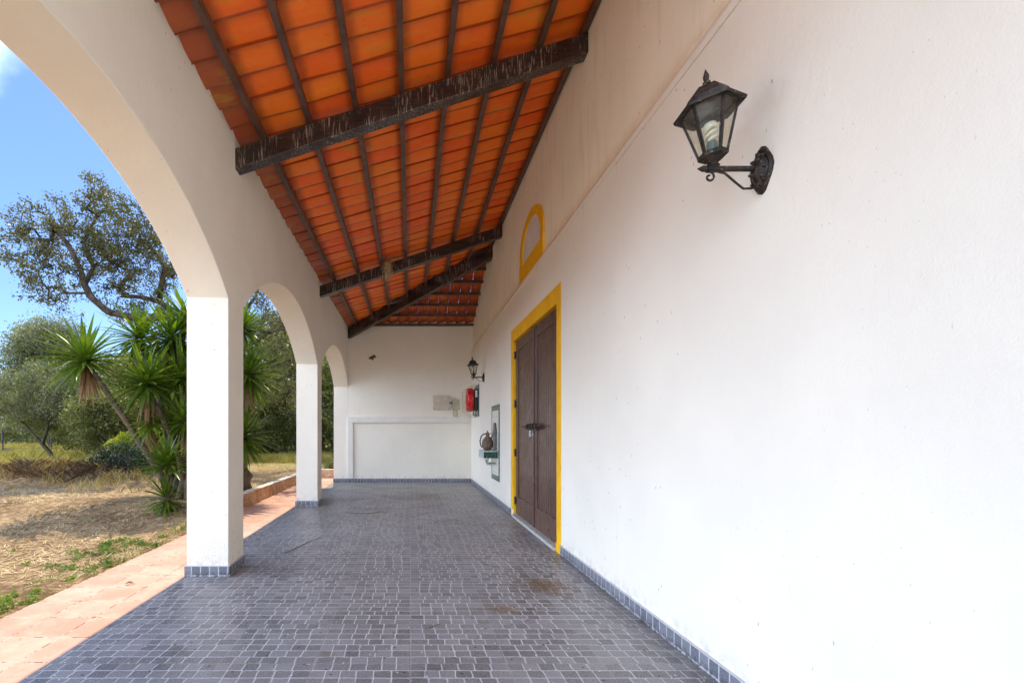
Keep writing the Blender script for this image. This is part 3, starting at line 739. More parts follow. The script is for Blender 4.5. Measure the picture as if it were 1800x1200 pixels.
# panel: x 865..879
FY1, FY0 = WX(865.0), WX(878.6)
FZ1, FZ0 = 1.3 + (761-714)*(FY0+FY1)/2/815 + .02, 1.3 - (850-761)*FY0/815 + .03
root = empty('wall_fountain', (XL, (FY0+FY1)/2, FZ0)); tag(root, 'green bordered tile panel with small basin beside the double door', 'wall fountain')
hw = (FY1-FY0)/2; hz = FZ1-FZ0
tl = NT('cream_tiles'); p = tl.obj(); x_, y_, z_ = tl.sep(p)
ff = [tl.math('FRACT', tl.math('DIVIDE', q, .15)) for q in (y_, z_)]; dd = [tl.math('MINIMUM', q, tl.math('SUBTRACT', 1, q)) for q in ff]
tl.bsdf(tl.mix(tl.ramp(tl.math('MINIMUM', *dd), .01, .035), (.45,.42,.36), tl.mix(tl.noise(p, 5), (.74,.68,.55), (.80,.76,.66))), .25, None, .5); M['cream'] = tl.m
tl = NT('green_border'); p = tl.obj(); x_, y_, z_ = tl.sep(p)
ff = [tl.math('FRACT', tl.math('DIVIDE', q, .15)) for q in (y_, z_)]; dd = [tl.math('MINIMUM', q, tl.math('SUBTRACT', 1, q)) for q in ff]
tl.bsdf(tl.mix(tl.ramp(tl.math('MINIMUM', *dd), .01, .035), (.5,.5,.42), tl.mix(tl.noise(p, 12), (.02,.085,.05), (.07,.17,.10))), .25, None, .5); M['border'] = tl.m
b = MB().box((-.010, -hw+.06, .10), (-.001, hw-.06, hz-.10)); b.build('tile_panel', M['cream'], root)
b = MB(); b.box((-.014, -hw, 0), (-.001, hw, .10)); b.box((-.014, -hw, hz-.10), (-.001, hw, hz)); b.box((-.014, -hw, .10), (-.001, -hw+.06, hz-.10)); b.box((-.014, hw-.06, .10), (-.001, hw, hz-.10)); b.build('tile_border', M['border'], root, bevel=.002)
bz = 1.3 - (793-761)*8.6/815 - FZ0        # basin top
b = MB(); pts = [(.17*math.cos(math.pi*i/16), bz+.28+.26*math.sin(math.pi*i/16)) for i in range(17)]
b.prism([(.17, bz+.0)] + pts + [(-.17, bz+.0)], 'x', -.030, -.0105); b.build('back_plaque', M['slate'], root, bevel=.004)
b = MB(); bd = .27
b.box((-bd, -.27, bz-.12), (-.0145, .27, bz-.09)); b.box((-bd, -.27, bz-.09), (-bd+.03, .27, bz-.006)); b.box((-bd+.03, -.27, bz-.09), (-.0145, -.24, bz-.006)); b.box((-bd+.03, .24, bz-.09), (-.0145, .27, bz-.006))
bas = b.build('basin', M['darkgreen'], root, bevel=.003)
b = MB(); b.box((-bd-.012, -.282, bz-.006), (-bd+.04, .282, bz+.016)); b.box((-bd+.04, -.282, bz-.006), (-.0145, -.23, bz+.016)); b.box((-bd+.04, .23, bz-.006), (-.0145, .282, bz+.016)); b.box((-bd-.010, -.28, bz-.125), (-bd-.001, .28, bz-.007)); b.build('basin_rim', M['marble'], bas, bevel=.003)
b = MB().tube([(-.17, 0, bz-.12), (-.17, 0, bz-.20), (-.15, 0, bz-.235), (-.10, 0, bz-.24), (-.001, 0, bz-.235)], [.035,.028,.026,.024,.024], 12); b.lathe([(.04,-.155),(.045,-.15),(.045,-.125),(.04,-.121)], 14, Matrix.Translation((-.17,0,bz))); b.build('drain_pipe', M['steel'], root, smooth=40)
b = MB().tube([(-.03, 0, bz+.33), (-.10, 0, bz+.335), (-.12, 0, bz+.30)], [.012,.012,.014], 8); b.tube([(-.07,0,bz+.335),(-.07,0,bz+.375)], .008, 6); b.tube([(-.07,-.03,bz+.375),(-.07,.03,bz+.375)], .007, 6); b.build('tap', M['steel'], root, smooth=40)
# jug resting on the basin rim
jz = FZ0+bz+.016
jug = empty('jug', (XL-.16, (FY0+FY1)/2-.02, jz)); tag(jug, 'old brown clay jug with curved handle standing on the basin', 'jug')
b = MB().lathe([(.055,0),(.075,.01),(.115,.06),(.128,.13),(.112,.20),(.070,.255),(.038,.29),(.034,.33),(.042,.345),(.036,.352),(.028,.34)], 24); b.build('body', M['clay'], jug, smooth=50)
b = MB().tube([(-.034,0,.325),(-.085,0,.335),(-.14,0,.28),(-.165,0,.19),(-.150,0,.10),(-.112,0,.055)], [.012,.014,.015,.014,.013,.012], 8); b.build('handle', M['slate'], jug, smooth=50)
b = MB().tube([(.06,0,.24),(.10,0,.28),(.115,0,.31)], [.022,.014,.012], 8); b.build('spout', M['clay'], jug, smooth=50)
b = MB().lathe([(.034,.345),(.036,.36),(.014,.372),(.010,.385),(.015,.395),(.002,.405)], 12); b.build('stopper', M['clay'], jug, smooth=50); jug.scale = (.86,.86,.92)

# ------------------------------------------------------------------ low garden walls
b = MB(); n = 24
def lw(x0, x1, y0, y1, zt, name, label):
    b = MB(); ny = max(2, int(max(y1-y0, x1-x0)/.18)); alongy = (y1-y0) > (x1-x0)
    rings = []
    for i in range(ny+1):
        t = i/ny; j = [random.uniform(-.008,.008) for _ in range(4)]
        if alongy: y = y0+(y1-y0)*t; ring = [(x1+j[0]*.4, y, -.05), (x1+j[1]*.6, y, zt+j[2]), (x0+j[3]*.5, y, zt+j[2]), (x0, y, -.05)]
        else: x = x0+(x1-x0)*t; ring = [(x, y0, -.05), (x, y0+j[1]*.6, zt+j[2]), (x, y1+j[3], zt+j[2]), (x, y1, -.05)]
        rings.append(ring)
    vs = sum(rings, []); fs = [(i*4+k, i*4+k+1, (i+1)*4+k+1, (i+1)*4+k) for i in range(ny) for k in range(3)] + [(0,1,2,3), tuple(ny*4+k for k in (3,2,1,0))]
    b.add(vs, fs); o = b.build(name, M['lowwall'], bevel=.006); tag(o, label, 'low wall')
lw(-3.03, -2.885, 6.5, 13.5, .245, 'garden_wall', 'low worn brick garden wall running along the tiled path')
lw(-2.884, -1.4, 13.52, 13.68, .245, 'garden_wall', 'short low brick wall crossing the far end of the path')

# ------------------------------------------------------------------ vegetation
def leaf_quads(centers, size, spread=None, aspect=.5, up_bias=0.):
    n = len(centers)
    d = rng.normal(size=(n,3)); d[:,2] += up_bias; d /= np.linalg.norm(d, axis=1)[:,None]
    e = rng.normal(size=(n,3)); e -= (e*d).sum(1)[:,None]*d; e /= np.linalg.norm(e, axis=1)[:,None]
    s = size*rng.uniform(.6,1.35,size=n)[:,None]
    a = centers; b = centers + d*s*.5 + e*s*aspect*.5; c = centers + d*s; q = centers + d*s*.5 - e*s*aspect*.5
    v = np.stack([a,b,c,q], 1).reshape(-1,3); f = np.arange(4*n).reshape(-1,4)
    return v, f
def grow(base, limbs, blobs, n_att, wiggle=.10, r_tip=.006, seg=.35, seed=1):
    """limbs: list of polylines (first = trunk, starts at base). blobs: (center, radii, weight, shell). returns chains, radii, tip points"""
    rg = np.random.default_rng(seed); nodes = []; parent = []; limb_r = {}
    def add(p, par): nodes.append(np.array(p, float)); parent.append(par); return len(nodes)-1
    for L in limbs:
        pts = [np.array(p, float) for p in L]
        if not nodes: cur = add(pts[0], -1)
        else: cur = int(np.argmin([np.linalg.norm(q-pts[0]) for q in nodes]))
        for k in range(1, len(pts)):
            a = nodes[cur]; d = np.linalg.norm(pts[k]-a); m = max(1, int(d/seg))
            for i in range(1, m+1):
                p = a + (pts[k]-a)*i/m
                if i < m: p = p + rg.normal(size=3)*wiggle*.5*seg
                cur = add(p, cur)
    att = []
    W = np.array([b[2] for b in blobs], float); W /= W.sum()
    for _ in range(n_att):
        c, r, _, sh = blobs[rg.choice(len(blobs), p=W)]
        d = rg.normal(size=3); d /= np.linalg.norm(d); rad = rg.uniform(sh, 1)**.6
        att.append(np.array(c) + d*np.array(r)*rad)
    b0 = nodes[len(nodes)//2]; N = np.array(nodes)
    att.sort(key=lambda p: np.min(np.linalg.norm(N-p, axis=1))); tips = []
    arr = np.zeros((len(nodes)+n_att*12, 3)); arr[:len(nodes)] = N; cnt = len(nodes)
    for p in att:
        dd = np.linalg.norm(arr[:cnt]-p, axis=1); j = int(np.argmin(dd)); d = dd[j]
        if d < .05: continue
        m = min(10, max(2, int(d/(seg*.5)))); cur = j; a = arr[j].copy(); off = rg.normal(size=3)*wiggle*d*.6
        for i in range(1, m+1):
            t = i/m; q = a + (p-a)*t + off*math.sin(math.pi*t) + rg.normal(size=3)*wiggle*.10*(1 if i < m else 0)
            cur = add(q, cur); arr[cnt] = q; cnt += 1
        tips.append(cur)
    n = len(nodes); w = np.zeros(n)
    kids = [[] for _ in range(n)]
    for i, p in enumerate(parent):
        if p >= 0: kids[p].append(i)
    order = list(range(n))[::-1]
    for i in order:
        if not kids[i]: w[i] = 1
        if parent[i] >= 0: w[parent[i]] += w[i]
    rad = r_tip*np.power(w, .46)
    chains = []
    def walk(i, start):
        ch = [start, i] if start is not None else [i]
        while kids[i]:
            ks = sorted(kids[i], key=lambda k: -w[k])
            for k in ks[1:]: stack.append((k, i))
            i = ks[0]; ch.append(i)
        chains.append(ch)
    stack = [(0, None)]
    while stack:
        a, s = stack.pop(); walk(a, s)
    return nodes, rad, chains, tips, parent
def make_tree(name, label, loc, limbs, blobs, n_att, leaf_mat, leaf=.06, per=40, lspread=.22, wiggle=.12, r_tip=.006, rmax=.3, seed=1, cat='tree', group=None, aspect=.5):
    root = empty(name, loc); tag(root, label, cat, group)
    nodes, rad, chains, tips, par = grow(limbs[0][0], limbs, blobs, n_att, wiggle, r_tip, seed=seed)
    rad = np.minimum(rad, rmax); b = MB()
    for ch in chains:
        if len(ch) < 2: continue
        rr = [rad[i] for i in ch]
        if len(ch) > 1: rr[0] = min(rr[0], rr[1]*1.25)
        big = rr[0] > .04
        b.tube([nodes[i] for i in ch], rr, 9 if big else (5 if rr[0] > .015 else 3), cap=False)
    b.build('trunk', M['bark'], root, smooth=60)
    cs = []
    for t in tips:
        i = t; c = nodes[i]; k = per; p1 = nodes[par[i]]
        s = rng.normal(size=(k,3))*lspread*.55; along = rng.uniform(0,1,size=(k,1)); cs.append(c*(1-along) + p1*along + s)
    cs = np.concatenate(cs); v, f = leaf_quads(cs, leaf, aspect=aspect); np_mesh('crown', v, f, leaf_mat, root)
    return root

def W3(px, py, D): return ((px-721)*D/815, D, H+(761-py)*D/815)
# --- cork oak: main limbs
OD = 13.0; ob = W3(372, 800, OD); ob = (ob[0], OD, gz(ob[0], OD)-.05)
def rel(px, py, D): w = W3(px, py, D); return (w[0]-ob[0], w[1]-ob[1], w[2]-ob[2])
limbs = [[(0,0,0), (.05,.0,1.2), rel(380,660,OD)],
  [rel(380,660,OD), rel(345,590,12.8), rel(290,556,12.6), rel(225,556,12.4), rel(190,548,12.2), rel(160,522,12.0), rel(148,500,12.0), rel(142,475,12), rel(120,430,11.9), rel(95,400,11.8)],
  [rel(190,548,12.2), rel(150,515,12), rel(110,515,11.8), rel(95,535,11.6)],
  [rel(148,500,12), rel(165,470,12.2), rel(150,420,12.2), rel(170,380,12.3), rel(160,340,12.3)],
  [rel(380,660,OD), rel(350,560,13.2), rel(280,530,13.0), rel(215,520,12.8), rel(212,500,12.7), rel(235,482,12.7), rel(205,465,12.6), rel(180,440,12.5)],
  [rel(280,530,13), rel(290,470,13), rel(260,430,13), rel(270,390,13)],
  [rel(380,660,OD), rel(430,610,12.8), rel(470,585,12.6), rel(510,575,12.4), rel(560,560,12.2)],
  [rel(380,660,OD), rel(420,560,13.3), rel(450,520,13.6), rel(470,470,13.8)],
  [rel(372,700,OD), rel(440,690,13.5), rel(490,665,13.8), rel(530,650,14.0)]]
def bl(px, py, D, rpx, rpy, w, sh=.2, ry=1.3): return (rel(px,py,D), (rpx*D/815, ry, rpy*D/815), w, sh)
blobs = [bl(110,440,12,100,95,1.9), bl(190,400,12.3,65,75,1.4), bl(235,470,12.6,75,85,1.6), bl(60,400,11.8,55,45,.45), bl(90,510,11.8,60,45,.42), bl(300,450,13,60,80,1.2),
         bl(440,560,13,75,70,1.4), bl(520,600,12.6,70,60,1.1), bl(500,680,13.8,60,50,.9), bl(400,480,13.5,80,80,1.0), bl(200,360,12.3,35,35,.5), bl(45,450,11.8,50,60,.5), bl(255,560,13.5,50,35,.6)]
make_tree('cork_oak', 'large gnarled cork oak with twisting dark limbs against the sky behind the yucca', ob, limbs, blobs, 1500, M['oak_leaf'], .060, 30, .13, .26, .0078, .24, seed=5, aspect=.62)

# --- smaller trees, three builds then copies
def gen_limbs(h, lean, seed, split=.3, nl=4, wide=1.5):
    rg = random.Random(seed); L = [[(0,0,0), (lean*.4, 0, h*split*.6), (lean, rg.uniform(-.1,.1), h*split)]]
    for k in range(nl):
        a = 2*math.pi*k/nl + rg.uniform(-.5,.5); r = wide*rg.uniform(.5,.9)
        L.append([(lean, 0, h*split), (lean+r*.4*math.cos(a), r*.4*math.sin(a), h*(split+.18)), (lean+r*math.cos(a), r*math.sin(a), h*(split+.38))])
    return L
ol = W3(92, 812, 16.5); 
olimb = [[(0,0,0), (-.30,0,.45), (-.55,0,.75)], [(-.55,0,.75), (-1.0,.1,1.15), (-1.5,.0,1.7), (-1.9,.2,2.3)], [(-.45,0,.65), (-.35,-.1,1.2), (.15,0,1.9), (.5,.1,2.5)], [(-.55,0,.75), (-.5,.2,1.4), (-.6,.3,2.3), (-.7,.2,3.2)], [(-.35,-.1,1.2), (-.05,-.3,1.7), (.1,-.5,2.6)]]
oblobs = [((-1.5,0,2.2),(1.6,1.5,.85),1.7,.2), ((.5,0,2.15),(1.5,1.4,.75),1.5,.2), ((-.4,.2,3.0),(1.6,1.3,.7),1.0,.2)]
oroot = make_tree('olive_tree', 'small silvery olive tree with forked leaning trunk at the edge of the field', (ol[0]+.2, 16.5, gz(-13,16.5)-.05), olimb, oblobs, 520, M['olive_leaf'], .080, 50, .24, .16, .006, .10, seed=11, aspect=.4)
A = make_tree('olive_tree', 'tall silvery tree at the left edge rising behind the small olive', (-17.2, 22, .2), gen_limbs(6.6, .3, 3, .25, 5, 2.0), [((0,0,3.6),(2.2,2.0,1.8),1.4,.2), ((.4,0,5.4),(1.5,1.5,1.2),.8,.2), ((-.9,.4,5.0),(1.4,1.4,1.3),.7,.2)], 560, M['olive_leaf'], .125, 62, .38, .16, .007, .16, seed=21, aspect=.4)
Bt = make_tree('oak_tree', 'broad green oak standing in the field left of the yucca', (-11.6, 21, .25), gen_limbs(5.8, -.3, 5, .22, 6, 2.6), [((0,0,2.6),(2.8,2.2,1.9),1.8,.2), ((1.2,0,3.8),(1.6,1.5,1.2),.8,.2), ((-1.3,0,3.4),(1.6,1.6,1.1),.8,.2)], 620, M['back_leaf'], .125, 62, .38, .18, .007, .18, seed=31, aspect=.55)
def dup_tree(src, loc, rz, sc, label):
    c = copy_tree(src); c.location = loc; c.rotation_euler.z = rz; c.scale = (sc, sc, sc); tag(c, label); return c
spots = [(A, (-14.6, 25, .2), 2.0, .82, 'silvery tree between the tall left tree and the broad oak'),
 (Bt, (-8.9, 22.5, .3), 1.3, 1.05, 'leafy oak directly behind the leaning yucca heads'),
 (A, (-6.6, 24.5, .3), 4.1, 1.1, 'tall pale tree hidden partly behind the nearest column'),
 (Bt, (-7.4, 17.2, .3), 2.6, .72, 'low dense oak behind the upright yucca trunks'),
 (Bt, (-4.9, 22.0, .3), 4.4, 1.15, 'dense oak seen through the second arch behind the fence'),
 (A, (-2.6, 25.5, .3), .7, 1.15, 'tall pale tree seen through the right side of the second arch'),
 (Bt, (-3.2, 19.5, .3), 5.6, .95, 'green oak seen through the third arch beside the far pillar'),
 (Bt, (-20.5, 27, .2), 3.3, 1.0, 'dark oak beyond the field at the far left edge'),
 (A, (-11.2, 29, .2), 5.2, 1.1, 'hazy tree far behind the broad oak'),
 (Bt, (-5.6, 30, .2), .4, 1.35, 'furthest broad tree closing the view beyond the fence'),
 (Bt, (-1.0, 28, .2), 2.2, 1.3, 'furthest tree behind the far pillar of the arcade'),
 (Bt, (-33, 40, .2), 1.2, 1.2, 'far tree on the field edge at the left limit of the view'),
 (A, (-28, 41, .2), 3.2, .9, 'far pale tree in the distant field line second from the left'),
 (Bt, (-23, 39, .2), 5.2, 1.1, 'far round oak in the distant field line behind the small olive'),
 (Bt, (-17.5, 38, .2), 2.2, 1.25, 'far broad oak in the distant field line left of the leaning yucca'),
 (Bt, (-12, 40, .2), 4.2, 1.3, 'far broad oak in the distant field line behind the leaning yucca'),
 (Bt, (-10.4, 15.9, .15), 1.9, .56, 'low leafy oak at the near field edge left of the yellow green bush'),
 (Bt, (-12.6, 18.0, .2), 3.9, .62, 'low rounded oak right beside the small forked olive'),
 (Bt, (-15.2, 24, .2), .3, .75, 'low oak at the field edge beneath the silvery tree')]
for a in spots: dup_tree(*a)

# --- bushes
def bush(name, label, loc, blobs, n, mat, leaf, cat='bush', aspect=.6):
    root = empty(name, loc); tag(root, label, cat); cs = []; b = MB()
    W = np.array([x[2] for x in blobs], float); W /= W.sum()
    for (c, r, w) in blobs:
        k = int(n*w/sum(x[2] for x in blobs)); d = rng.normal(size=(k,3)); d /= np.linalg.norm(d, axis=1)[:,None]
        rad = rng.uniform(.25,1,size=(k,1))**.5; lump = 1+.25*np.sin(d[:,:1]*7+c[0])*np.cos(d[:,2:]*6)
        cs.append(np.array(c) + d*np.array(r)*rad*lump)
        for _ in range(10):
            e = np.array(c)+rng.normal(size=3)*np.array(r)*.5; b.tube([(c[0]*.3, c[1]*.3, 0), ((c[0]+e[0])*.5+.05, (c[1]+e[1])*.5, e[2]*.5), e], [.014,.009,.004], 4, cap=False)
    b.build('stem', M['bark'], root)
    v, f = leaf_quads(np.concatenate(cs), leaf, aspect=aspect); np_mesh('foliage', v, f, mat, root); return root
g = gz(-7.0, 11.6)
bush('yellow_bush', 'yellow green bush growing over the dark boulder behind the yucca', (-6.95, 11.75, g), [((0,0,.80),(.62,.4,.30),1.2), ((.35,.1,.95),(.35,.3,.25),.6), ((-.45,0,.66),(.35,.3,.25),.5)], 4200, M['yellow_leaf'], .055)
bush('ivy_bush', 'dark glossy leafed shrub spilling over the front of the boulder', (-6.95, 11.2, gz(-6.95,11.2)), [((0,0,.42),(.70,.32,.34),1.2), ((.5,0,.25),(.4,.3,.25),.6), ((-.5,0,.26),(.3,.3,.22),.5)], 3600, M['dark_leaf'], .05)
bush('hedge_bush', 'dense dark hedge under the trees left of the yucca', (-10.5, 18.5, .2), [((0,0,.9),(1.8,.9,.9),1.5), ((2.2,.3,.8),(1.5,.9,.9),1.2), ((4.2,.4,.9),(1.5,.8,1.0),1.2)], 14000, M['back_leaf'], .085)
bush('hedge_bush', 'dense hedge behind the wire fence seen through the second arch', (-4.6, 19.0, .3), [((-1.5,0,.8),(1.4,.6,.9),1.3), ((.6,.3,.9),(1.5,.7,1.0),1.3), ((2.4,.3,.8),(1.3,.7,1.0),1.0)], 14000, M['back_leaf'], .085)
for i, (hx, hy, lab) in enumerate([(-26, 31, 'low far hedge across the field behind the small olive'), (-19, 32, 'low far hedge across the field left of the yucca'), (-12.5, 31, 'low far hedge across the field right behind the leaning yucca')]):
    bush('hedge_bush', lab, (hx, hy, .3), [((-2.2,0,.9),(2.0,.9,1.1),1.3), ((.6,.3,1.1),(2.0,.9,1.3),1.3), ((3.4,.3,.9),(2.0,.9,1.1),1.2)], 11000, M['back_leaf'], .13)
# boulder
b = MB(); n1, n2 = 26, 16; vs = []
for j in range(n2+1):
    for i in range(n1):
        th = math.pi*.62*j/n2; ph = 2*math.pi*i/n1; d = Vector((math.sin(th)*math.cos(ph), math.sin(th)*math.sin(ph), math.cos(th)))
        q = 1 + .28*mnoise.noise(d*1.7+Vector((3,1,2))) + .10*mnoise.noise(d*5) + .04*mnoise.noise(d*14); vs.append((d.x*.66*q, d.y*.45*q, d.z*.52*q+.12))
b.add(vs, [(j*n1+i, j*n1+(i+1)%n1, (j+1)*n1+(i+1)%n1, (j+1)*n1+i) for j in range(n2) for i in range(n1)])
o = b.build('boulder', M['rock'], loc=(-6.9, 11.75, g), smooth=80); tag(o, 'dark rounded boulder half hidden under the yellow green bush', 'boulder')
# field stone
b = MB(); vs = []
for j in range(9):
    for i in range(12):
        th = math.pi*.6*j/8; ph = 2*math.pi*i/12; d = Vector((math.sin(th)*math.cos(ph), math.sin(th)*math.sin(ph), math.cos(th))); q = 1+.3*mnoise.noise(d*2); vs.append((d.x*.34*q, d.y*.3*q, d.z*.24*q+.05))
b.add(vs, [(j*12+i, j*12+(i+1)%12, (j+1)*12+(i+1)%12, (j+1)*12+i) for j in range(8) for i in range(12)])
o = b.build('field_stone', M['rock'], loc=(-18.2, 22.0-3.5, .55), smooth=80); tag(o, 'small dark stone lying in the grass at the left edge', 'stone')
o.location = (-19.3, 22.2, .30)

# --- yuccas
def blade_mesh(heads_dirs, seg=6):
    """heads_dirs: list of (origin, dir, length, width, droop)"""
    V = []; F = []
    for (o_, d, L, w, droop) in heads_dirs:
        d = Vector(d).normalized(); side = d.cross(Vector((0,0,1)))
        if side.length < .05: side = Vector((1,0,0))
        side.normalize(); p = Vector(o_); cur = d.copy(); base = len(V); up = side.cross(d).normalized()
        for i in range(seg+1):
            t = i/seg; ww = w*(.55+1.3*t if t < .35 else 1.0*(1-((t-.35)/.65)**1.8)) * (1 if t < 1 else 0) + .0006
            up = side.cross(cur).normalized()
            V += [p - side*ww*.5 + up*ww*.22, p - up*0, p + side*ww*.5 + up*ww*.22]
            p = p + cur*(L/seg); cur = (cur + Vector((0,0,-1))*droop/seg*(.4+t)).normalized()
        for i in range(seg):
            a = base+3*i; F += [(a,a+1,a+4,a+3), (a+1,a+2,a+5,a+4)]
    return np.array([tuple(v) for v in V]), np.array(F)
def rosette(root, c, Rr, axis=(0,0,1), n=110, lo=-.55, dead=24, seed=0, mat=None, w=.062):
    rg = random.Random(seed); ax = Vector(axis).normalized(); q = Vector((0,0,1)).rotation_difference(ax); hd = []; dd = []
    for i in range(n):
        t = i/n; ph = i*2.39996; el = math.asin(max(-1, min(1, 1 - (1-lo)*t**.85))) + rg.uniform(-.12,.12)
        d = q @ Vector((math.cos(el)*math.cos(ph), math.cos(el)*math.sin(ph), math.sin(el)))
        o_ = Vector(c) + ax*(.10*(1-t)-.10) + d*.02; hd.append((o_, d, Rr*rg.uniform(.82,1.08)*(1-.12*abs(t-.4)), w*rg.uniform(.85,1.15), (.12+.65*t*rg.uniform(.4,1.5))))
    v, f = blade_mesh(hd); r = np_mesh('leaf_rosette', v, f, mat or M['yucca'], root, smooth=True)
    if dead:
        for i in range(dead):
            ph = rg.uniform(0, 6.283); d = Vector((.45*math.cos(ph), .45*math.sin(ph), -1)) - ax*.3
            dd.append((Vector(c) - ax*rg.uniform(.08,.22), d, Rr*rg.uniform(.6,.95), w*.75, .8))
        v, f = blade_mesh(dd, 4); np_mesh('dead_leaves', v, f, M['yucca_dead'], root, smooth=True)
YD = 7.9; yb = Vector((-3.98, YD, gz(-3.98, YD)))
def yr(px, py, D): return Vector(W3(px, py, D)) - yb
yroot = empty('yucca', yb); tag(yroot, 'tall many trunked yucca with spiky green heads behind the nearest column', 'yucca')
heads = [ (yr(148,628,7.5), .68, (-.35,-.1,1), 135, 1), (yr(256,668,7.5), .66, (-.12,-.15,1), 125, 2), (yr(244,590,8.3), .62, (-.15,.1,1), 110, 3),
          (yr(300,592,8.2), .72, (.05,0,1), 130, 4), (yr(330,560,8.5), .68, (.15,.1,1), 110, 5), (yr(318,660,8.0), .66, (.1,-.1,1), 120, 6), (yr(262,735,7.7), .42, (-.1,-.2,1), 70, 8), (yr(345,630,8.6), .7, (.3,0,1), 120, 9),
          (yr(300,745,8.3), .6, (.1,.1,1), 100, 14), (yr(325,800,8.2), .55, (.1,-.1,1), 90, 15), (yr(282,655,8.9), .66, (-.2,.2,1), 110, 16), (yr(322,735,7.6), .5, (.0,-.2,1), 80, 17)]
for (c, r_, ax, n_, sd) in heads: rosette(yroot, c, r_*1.12, ax, int(n_*.72), -.65, 26 if sd != 3 else 10, sd)
base_pts = [Vector((0,0,-.05)), Vector((.12,.1,-.05)), Vector((-.1,.08,-.05)), Vector((.22,0,-.05)), Vector((.05,-.08,-.05))]
def trunk(p, q, bow, r0=.055, r1=.036):
    pts = []; 
    for i in range(11):
        t = i/10; pts.append(p.lerp(q, t) + Vector(bow)*math.sin(math.pi*t) + Vector((random.uniform(-.008,.008), random.uniform(-.008,.008), 0)))
    b = MB().tube(pts, [r0+(r1-r0)*i/10 + random.uniform(-.003,.004) for i in range(11)], 10); b.build('trunk', M['yucca_bark'], yroot, smooth=60)
trunk(base_pts[0], heads[0][0]-Vector((-.05,0,.1)), (.12,0,-.12), .062, .04); trunk(base_pts[1], heads[1][0]-Vector((0,0,.1)), (.14,0,.0)); trunk(base_pts[2], heads[2][0]-Vector((0,0,.1)), (.10,.1,0))
trunk(base_pts[3], heads[3][0]-Vector((0,0,.1)), (.06,0,0), .09, .06); trunk(base_pts[3], heads[4][0]-Vector((0,0,.1)), (.1,.1,0)); trunk(base_pts[1], heads[5][0]-Vector((0,0,.1)), (.08,-.05,0)); [trunk(base_pts[i % 5], heads[i][0]-Vector((0,0,.08)), (.05,.05,0)) for i in (8, 9, 10, 11)]; trunk(base_pts[4], heads[7][0]-Vector((0,0,.1)), (.1,0,0))
y2 = Vector(W3(296, 880, 7.0)); y2.z = gz(y2.x, 7.0); r2 = empty('yucca', y2); tag(r2, 'young low yucca with upright spiky head in front of the tall clump', 'yucca')
rosette(r2, Vector(W3(292,812,7.0))-y2, .52, (-.05,-.1,1), 75, -.2, 0, 12, w=.05); rosette(r2, Vector((-.02,-.05,.22)), .42, (0,-.15,1), 60, -.75, 14, 13, w=.04)
MB().tube([(0,0,-.05),(-.01,-.02,.2),(-.02,0,.55)], [.06,.05,.04], 8).build('trunk', M['yucca_bark'], r2, smooth=60)
y3 = Vector((-3.40, 9.0, gz(-3.4, 9.0))); r3 = empty('yucca', y3); tag(r3, 'yucca seen through the second arch with long drooping leaves', 'yucca')
rosette(r3, Vector(W3(438,655,9.0))-y3, .82, (.2,0,1), 150, -.7, 30, 21, w=.05); rosette(r3, Vector(W3(428,765,8.9))-y3, .70, (.2,-.1,1), 110, -.8, 20, 22); rosette(r3, Vector(W3(428,575,9.2))-y3, .62, (.3,0,1), 90, -.5, 0, 23, M['yucca'])
for q, bow in ((Vector(W3(438,655,9.0))-y3-Vector((0,0,.1)), (-.08,0,0)), (Vector(W3(428,765,8.9))-y3-Vector((0,0,.05)), (.05,0,0)), (Vector(W3(428,575,9.2))-y3-Vector((0,0,.05)), (-.2,.1,0))):
    MB().tube([Vector((0,0,-.05)).lerp(q, i/8)+Vector(bow)*math.sin(math.pi*i/8) for i in range(9)], [.085-.035*i/8 for i in range(9)], 9).build('trunk', M['yucca_bark'], r3, smooth=60)
# woody stump swelling at the yucca base
b = MB().lathe([(.30,-.05),(.33,.05),(.29,.18),(.31,.30),(.24,.44),(.12,.52),(.02,.54)], 16); b.v = [(x*(1+.2*mnoise.noise(Vector((x*5,y*5,z*6)))), y*(1+.2*mnoise.noise(Vector((y*5,z*5,x*6)))), z) for x,y,z in b.v]
b.build('root_swelling', M['yucca_bark'], r3, smooth=60)

# --- ground cover (uncountable)
def blades(name, label, cat, n, xr, yr_, h, w, mat, lean=.35, density=None, zoff=0, flat=False):
    xs = rng.uniform(xr[0], xr[1], n); ys = rng.uniform(yr_[0], yr_[1], n)
    if density is not None:
        k = np.array([density(x, y) for x, y in zip(xs, ys)]) > rng.uniform(size=n); xs, ys = xs[k], ys[k]
    n = len(xs); zs = np.array([gz(x, y) for x, y in zip(xs, ys)]) + zoff
    P = np.stack([xs, ys, zs], 1); ph = rng.uniform(0, 2*np.pi, n); hh = h*rng.uniform(.45,1.25,n)
    if flat:
        d = np.stack([np.cos(ph), np.sin(ph), rng.normal(size=n)*.16+.05], 1)*hh[:,None]
    else:
        d = np.stack([np.cos(ph)*lean*rng.uniform(0,1.4,n), np.sin(ph)*lean*rng.uniform(0,1.4,n), np.ones(n)], 1)*hh[:,None]
    s = np.stack([-np.sin(ph), np.cos(ph), np.zeros(n)], 1)*w*.5
    if not flat: 
        p2 = rng.uniform(0, np.pi, n); s = np.stack([np.cos(p2), np.sin(p2), np.zeros(n)], 1)*w*.5
    mid = P + d*.55; top = P + d; 
    if not flat: top = top + np.stack([np.cos(ph), np.sin(ph), -np.ones(n)*.3], 1)*hh[:,None]*.22
    v = np.stack([P-s, P+s, mid+s*.8, top, mid-s*.8], 1).reshape(-1,3); f = np.arange(5*n).reshape(-1,5)
    o = np_mesh(name, v, f, mat); tag(o, label, cat, kind='stuff'); return o
def nz(x, y, s, o=0): return mnoise.noise(Vector((x*s, y*s, o)))*.5+.5
